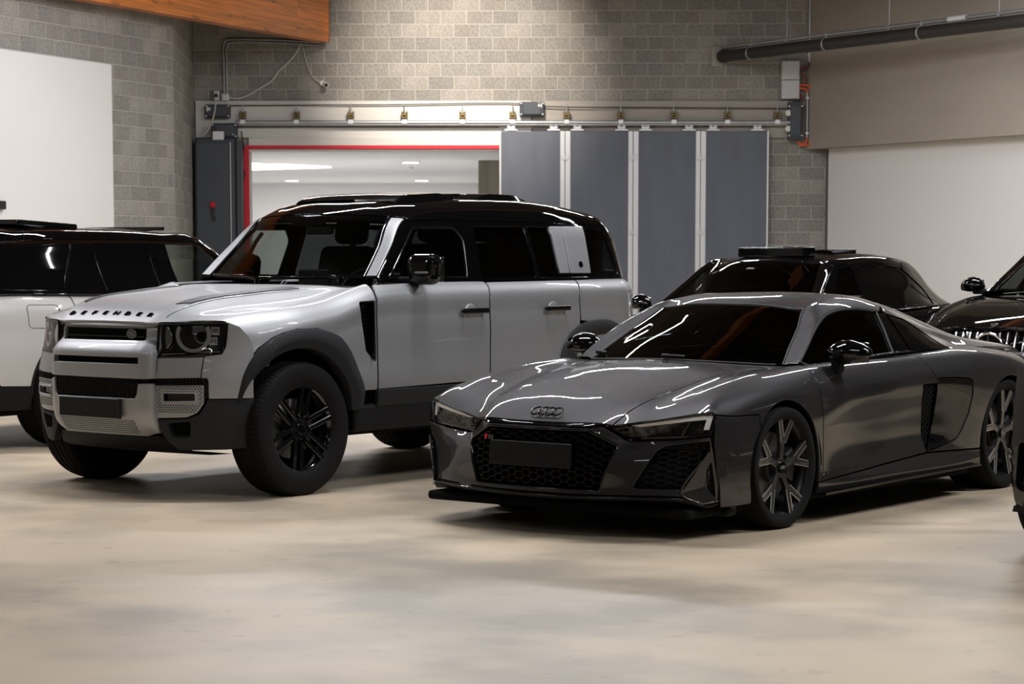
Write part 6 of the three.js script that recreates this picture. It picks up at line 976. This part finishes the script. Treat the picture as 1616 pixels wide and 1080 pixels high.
// ---------------------------------------------------------------- doorway, folding fire door and its gear on the back wall
{
  const Z = WZ;
  const bandW = struct('trim_1', rbox(5.2, .566, .05, .004, -2.30, 3.491, Z + .022), M.whitePaint); struct('trim_2', rbox(4.05, .566, .04, .004, 2.34, 3.491, Z + .017), M.lintel);
  struct('trim_3', rbox(3.9, .12, .04, .004, -2.13, 3.150, Z + .052), M.whitePaint);
  { const f = thing('door_frame', 'red steel frame round the open doorway', 'frame', [-2.13, 0, Z + .04]); part(f, 'head', rbox(4.06, .062, .06, .004, .02, 3.066, 0), M.redPaint); part(f, 'post', rbox(.085, 3.04, .06, .004, -1.99, 1.52, 0), M.redPaint); part(f, 'inner_lining', rbox(.03, 3.03, .3, .004, -1.955, 1.515, -.16), M.whitePaint); part(f, 'inner_lining', rbox(3.9, .03, .3, .004, 0, 3.02, -.16), M.whitePaint); }
  // folding door: four leaves with pale edge profiles, hung on rollers
  const xs = [-.199, .819, 1.872, 2.915, 3.973], order = ['first from the left, beside the doorway', 'second from the left', 'third from the left', 'fourth from the left, at the block wall'];
  for (let i = 0; i < 4; i++) {
    const a = xs[i], b = xs[i + 1], w = b - a - .006, t = thing('door_leaf', `tall grey folding door leaf, ${order[i]}`, 'door', [(a + b) / 2, 0, Z + .15], 0, 'leaves of the folding door');
    part(t, 'panel', rbox(w - .06, 3.27, .06, .006, 0, 1.665, 0), M.doorPanel); const le = i ? .082 : .03, re = i < 3 ? .072 : .03;
    part(t, 'edge_profile', rbox(le, 3.28, .075, .008, -w / 2 + le / 2, 1.665, .002), M.aluminium); part(t, 'edge_profile', rbox(re, 3.28, .075, .008, w / 2 - re / 2, 1.665, .002), M.aluminium);
    if (i < 3) for (const y of [2.90, 1.75, .6]) part(t, 'hinge', [rbox(.11, .075, .02, .006, w / 2 + .005, y, .045), cyl(.014, .10, w / 2 + .004, y, .058, 12)], M.aluminium);
    for (const x of [-w * .32 + (i ? 0 : .0), w * .33]) { const r = part(t, 'roller', [rbox(.20, .028, .07, .006, x, 3.322, 0), rbox(.12, .03, .04, .006, x, 3.352, 0)], M.aluminium); part(r, 'roller_wheel', [cylZ(.028, .03, x - .035, 3.375, 0, 16), cylZ(.028, .03, x + .035, 3.375, 0, 16)], M.galv); }
  }
  // rail and its hangers
  const rail = solo('door_rail', [cylX(.033, 8.6, .03, 3.436, Z + .16, 20), rbox(8.5, .012, .03, .003, 0, 3.40, Z + .16)], M.galv, 'long grey steel tube rail running above the doorway', 'rail');
  [-4.16, -3.33, -2.49, -1.66, -.765, .01, .844, 1.68, 2.50, 3.33, 4.10].forEach((x, i) => { const spot = ['beside the left pulley box', 'above the left end of the red frame', 'above the glowing pane of the next room', 'above the middle of the red frame', 'below and left of the middle pulley box', 'at the left edge of the folding door', 'over the first door seam', 'above the second door leaf near its right edge', 'above the third door leaf', 'above the fourth door leaf', 'beside the tall right pulley box'][i]; const t = thing('rail_hanger', `brass-coloured hanger bracket on the door rail ${spot}`, 'bracket', [x, 3.436, Z + .11], 0, 'hangers of the door rail'); part(t, 'bracket', [rbox(.03, .10, .10, .008, -.034, .12, 0), rbox(.03, .10, .10, .008, .034, .12, 0), rbox(.10, .025, .12, .006, 0, .075, .01), cylX(.028, .05, 0, .12, .02, 14)], M.brass); part(t, 'clamp', rbox(.085, .07, .075, .01, 0, .01, .05), M.aluminium); part(t, 'bolt', [cyl(.008, .18, 0, .20, .02, 8), cyl(.016, .02, 0, .19, .02, 6)], M.galv); });
  solo('door_cable', tube([[-4.4, 3.70, Z + .09], [-2, 3.712, Z + .09], [.15, 3.73, Z + .09], [.45, 3.69, Z + .10], [2.4, 3.668, Z + .10], [4.28, 3.655, Z + .10]], .009, 6), M.blackCable, 'thin dark steel cable stretched above the door rail', 'cable');
  solo('door_cable', tube([[-4.3, 3.37, Z + .10], [-2, 3.372, Z + .10], [-.2, 3.37, Z + .10]], .008, 6), M.blackCable, 'thin dark steel cable stretched just below the door rail', 'cable');
  // pulley boxes
  const pulley = (name, label, x, y, w, h, z, wheels) => { const t = thing(name, label, 'pulley', [x, y, z]); part(t, 'housing', rbox(w, h, .13, .02), M.darkBox); part(t, 'cover', rbox(w * .72, h * .8, .03, .01, 0, 0, .07), M.darkBoxFace); for (const [px, py, r] of wheels) part(t, 'pulley_wheel', [cylZ(r, .03, px, py, .06, 20), cylZ(r * .4, .05, px, py, .065, 14)], M.whitePlastic); for (const sx of [-1, 1]) for (const sy of [-1, 1]) part(t, 'bolt', cylZ(.012, .02, sx * w * .44, sy * h * .38, .07, 8), M.aluminium); return t; };
  pulley('pulley_box', 'dark pulley box at the left end above the door rail', -4.545, 3.61, .39, .205, Z + .12, [[-.12, .03, .05]]);
  pulley('pulley_box', 'dark pulley box above the middle of the doorway', .308, 3.645, .38, .22, Z + .10, [[.11, .05, .045]]);
  pulley('pulley_box', 'dark pulley box standing on the tall counterweight cabinet', -4.43, 3.305, .40, .23, Z + .22, [[-.16, -.06, .02], [.13, -.06, .02]]);
  pulley('pulley_box', 'tall dark pulley box at the right end of the door rail', 4.375, 3.46, .225, .59, Z + .12, [[-.11, .12, .045], [-.11, -.12, .045]]);
  // counterweight cabinet
  { const t = thing('counterweight_cabinet', 'tall dark grey counterweight cabinet beside the doorway', 'cabinet', [-4.56, 0, Z + .26]); part(t, 'casing', rbox(.63, 3.19, .46, .05, 0, 1.6, 0), M.darkBox); part(t, 'front_cover', rbox(.50, 3.08, .02, .008, -.03, 1.57, .232), M.darkBoxFace); part(t, 'guide_rail', rbox(.09, 3.15, .12, .008, .37, 1.58, .10), M.darkBoxFace); part(t, 'edge_strip', rbox(.012, 3.1, .02, .003, .245, 1.57, .238), M.aluminium); part(t, 'mounting_plate', rbox(.17, .13, .10, .006, .06, 3.22, .18), M.aluminium); part(t, 'handle', [rbox(.075, .085, .05, .012, -.03, 2.165, .26)], M.redPlastic, 'red handle'); part(t, 'hook', [rbox(.05, .14, .035, .008, -.03, 2.05, .255), mat4(new THREE.TorusGeometry(.025, .007, 8, 20), [-.015, 1.95, .255])], M.blackCable); }
  solo('cable_loop', tube([[-4.18, 3.30, Z + .2], [-4.15, 3.05, Z + .16], [-4.20, 2.78, Z + .16], [-4.14, 2.65, Z + .16], [-4.19, 2.5, Z + .14]], .011, 6), M.blackCable, 'loose dark cable loop hanging beside the red frame', 'cable');
  // conduits and boxes on the left
  const jb = (name, label, x, y, w, h) => { const t = thing(name, label, 'box', [x, y, Z + .055]); part(t, 'casing', rbox(w, h, .09, .012), M.whitePlastic); part(t, 'lid', rbox(w * .86, h * .86, .012, .006, 0, 0, .048), M.greyBox); return t; };
  const j1 = jb('socket', 'small white socket above the counterweight cabinet', -4.57, 3.85, .085, .15); part(j1, 'plug', cylZ(.03, .06, 0, .0, .07, 16), M.blackCable); jb('junction_box', 'white square junction box at the foot of the two grey conduits', -4.435, 3.825, .115, .11);
  solo('plug_cable', tube([[-4.57, 3.82, Z + .15], [-4.58, 3.6, Z + .24], [-4.66, 3.35, Z + .26], [-4.74, 3.24, Z + .28]], .011, 6), M.cable, 'pale cable hanging from the socket to the cabinet', 'cable');
  for (const [dx, dy, l] of [[0, 0, 'outer of the two grey conduits bending along the top of the block wall'], [.045, -.04, 'inner of the two grey conduits bending along the top of the block wall']]) solo('conduit', tube([[-4.455 + dx, 3.88, Z + .035], [-4.455 + dx, 4.3, Z + .035], [-4.455 + dx, 4.64 + dy, Z + .035], [-4.42 + dx, 4.70 + dy, Z + .035], [-4.3, 4.712 + dy, Z + .035], [-3.6, 4.70 + dy, Z + .035], [-2.95, 4.66 + dy, Z + .035]], .014, 8), M.galv, l, 'conduit');
  solo('wall_cable', tube([[-3.25, 4.66, Z + .03], [-3.357, 4.479, Z + .03], [-3.506, 4.32, Z + .03], [-3.62, 4.22, Z + .03], [-3.70, 4.10, Z + .03], [-3.933, 3.95, Z + .03], [-4.10, 3.853, Z + .03], [-4.25, 3.81, Z + .03], [-4.38, 3.82, Z + .03]], .012, 6), M.cable, 'white cable hanging across the block wall to the junction box', 'cable');
  solo('wall_cable', tube([[-3.24, 4.62, Z + .03], [-3.16, 4.32, Z + .03], [-3.08, 4.14, Z + .03], [-2.96, 4.05, Z + .04]], .008, 6), M.cable, 'thin white cable hanging down to the small camera', 'cable');
  { const t = thing('security_camera', 'small security camera on the block wall under the beam', 'camera', [-2.90, 4.035, Z + .03]); part(t, 'mount', cylZ(.04, .03, -.03, .01, 0, 20), M.whitePlastic); part(t, 'housing', mat4(cylZ(.038, .12, 0, 0, .07, 20, .042), [0, 0, 0], [.2, .25, 0]), M.whitePlastic); part(t, 'camera_lens', mat4(cylZ(.032, .012, 0, 0, .135, 20), [0, 0, 0], [.2, .25, 0]), M.blackCable); }
  // electrics on the right
  for (const [y, l] of [[4.236, 'upper of the two grey switch boxes at the top of the wall corner'], [3.943, 'lower of the two grey switch boxes at the top of the wall corner']]) { const t = thing('switch_box', l, 'box', [4.30, y, Z + .07]); part(t, 'casing', rbox(.278, .286, .13, .008), M.greyBox); part(t, 'lid', rbox(.262, .268, .012, .006, 0, 0, .068), M.greyBox); }
  const wire = (pts, r, m, l) => solo('wire', tube(pts.map(([x, y, z = .11]) => [x, y, Z + z]), r, 6), m, l, 'wire');
  wire([[4.43, 4.27], [4.52, 4.28], [4.57, 4.31], [4.585, 4.36]], .013, M.redCable, 'dark red wire curving from the upper switch box, topmost of its bundle'); wire([[4.43, 4.22], [4.50, 4.23], [4.56, 4.26], [4.59, 4.34]], .012, M.blueCable, 'dark blue wire curving from the upper switch box to the conduit'); wire([[4.43, 4.18], [4.49, 4.17], [4.53, 4.10], [4.51, 4.02], [4.44, 3.98]], .012, M.redCable, 'dark red wire looping between the two switch boxes');
  wire([[4.43, 4.01], [4.55, 4.01], [4.62, 3.96], [4.64, 3.88]], .017, M.orangeCable, 'outer orange cable arching from the lower switch box'); wire([[4.43, 3.96], [4.51, 3.96], [4.555, 3.92], [4.565, 3.88]], .017, M.orangeCable, 'inner orange cable arching from the lower switch box'); wire([[4.43, 3.87], [4.47, 3.85], [4.48, 3.80], [4.44, 3.79]], .012, M.redCable, 'dark red wire curling under the lower switch box');
  for (const [x, l] of [[4.565, 'left of the two short grey conduits beside the pulley box'], [4.64, 'right of the two short grey conduits beside the pulley box']]) { const t = thing('short_conduit', l, 'conduit', [x, 3.545, Z + .11]); part(t, 'tube', cyl(.017, .68, 0, 0, 0, 12), M.galv); for (const y of [-.27, .27]) part(t, 'clip', rbox(.05, .03, .05, .006, 0, y, 0), M.aluminium); }
  wire([[4.565, 3.21], [4.55, 3.14], [4.50, 3.11], [4.42, 3.13]], .016, M.orangeCable, 'orange cable curling under the pulley box from the left conduit'); wire([[4.64, 3.21], [4.62, 3.13], [4.56, 3.09], [4.45, 3.09]], .016, M.orangeCable, 'orange cable curling under the pulley box from the right conduit');
  { const t = thing('tall_conduit', 'tall grey conduit rising up the wall corner behind the dark pipe', 'conduit', [4.589, 4.35, Z + .10]); part(t, 'tube', cyl(.02, 2.3, 0, 1.15, 0, 12), M.galv); for (const y of [.12, 1.0, 1.9]) part(t, 'clip', rbox(.06, .035, .06, .006, 0, y, -.02), M.aluminium); }
  // pipes
  const p0 = V3(3.23, 4.45, Z + .05), p1 = V3(9.5, 4.41, -26), dir = p1.clone().sub(p0), L = dir.length(); dir.normalize();
  { const t = thing('drain_pipe', 'thick dark pipe running out of the block wall along the right wall', 'pipe', p0.toArray(), Math.atan2(dir.x, dir.z)); part(t, 'tube', cylZ(.088, L, 0, 0, L / 2, 32), M.pipe); part(t, 'collar', cylZ(.098, .10, 0, 0, .08, 32), M.pipe); [.75, 2.55, 4.6, 6.9, 9.2].forEach((z) => part(t, 'pipe_clip', [mat4(new THREE.TorusGeometry(.093, .010, 8, 32), [0, 0, z]), rbox(.03, .08, .03, .005, 0, .12, z)], M.galv)); part(t, 'wall_plaster', rbox(.30, .30, .012, .005, .0, .0, -.04), M.mortar); }
  { const a = p0.clone().add(V3(.02, .135, 0)), t = thing('cable_tube', 'thin grey tube running above the thick dark pipe', 'pipe', a.toArray(), Math.atan2(dir.x, dir.z)); part(t, 'tube', cylZ(.030, L, 0, 0, L / 2, 16), M.galv); [1.6, 3.9, 6.1].forEach((z) => part(t, 'clip', [rbox(.05, .08, .05, .008, 0, .0, z), cyl(.006, 1.3, 0, .66, z, 6)], M.galv)); part(t, 'coupling', cylZ(.040, .34, 0, 0, 5.3, 16), M.greyBox); }
}
renderer.render(scene, camera);
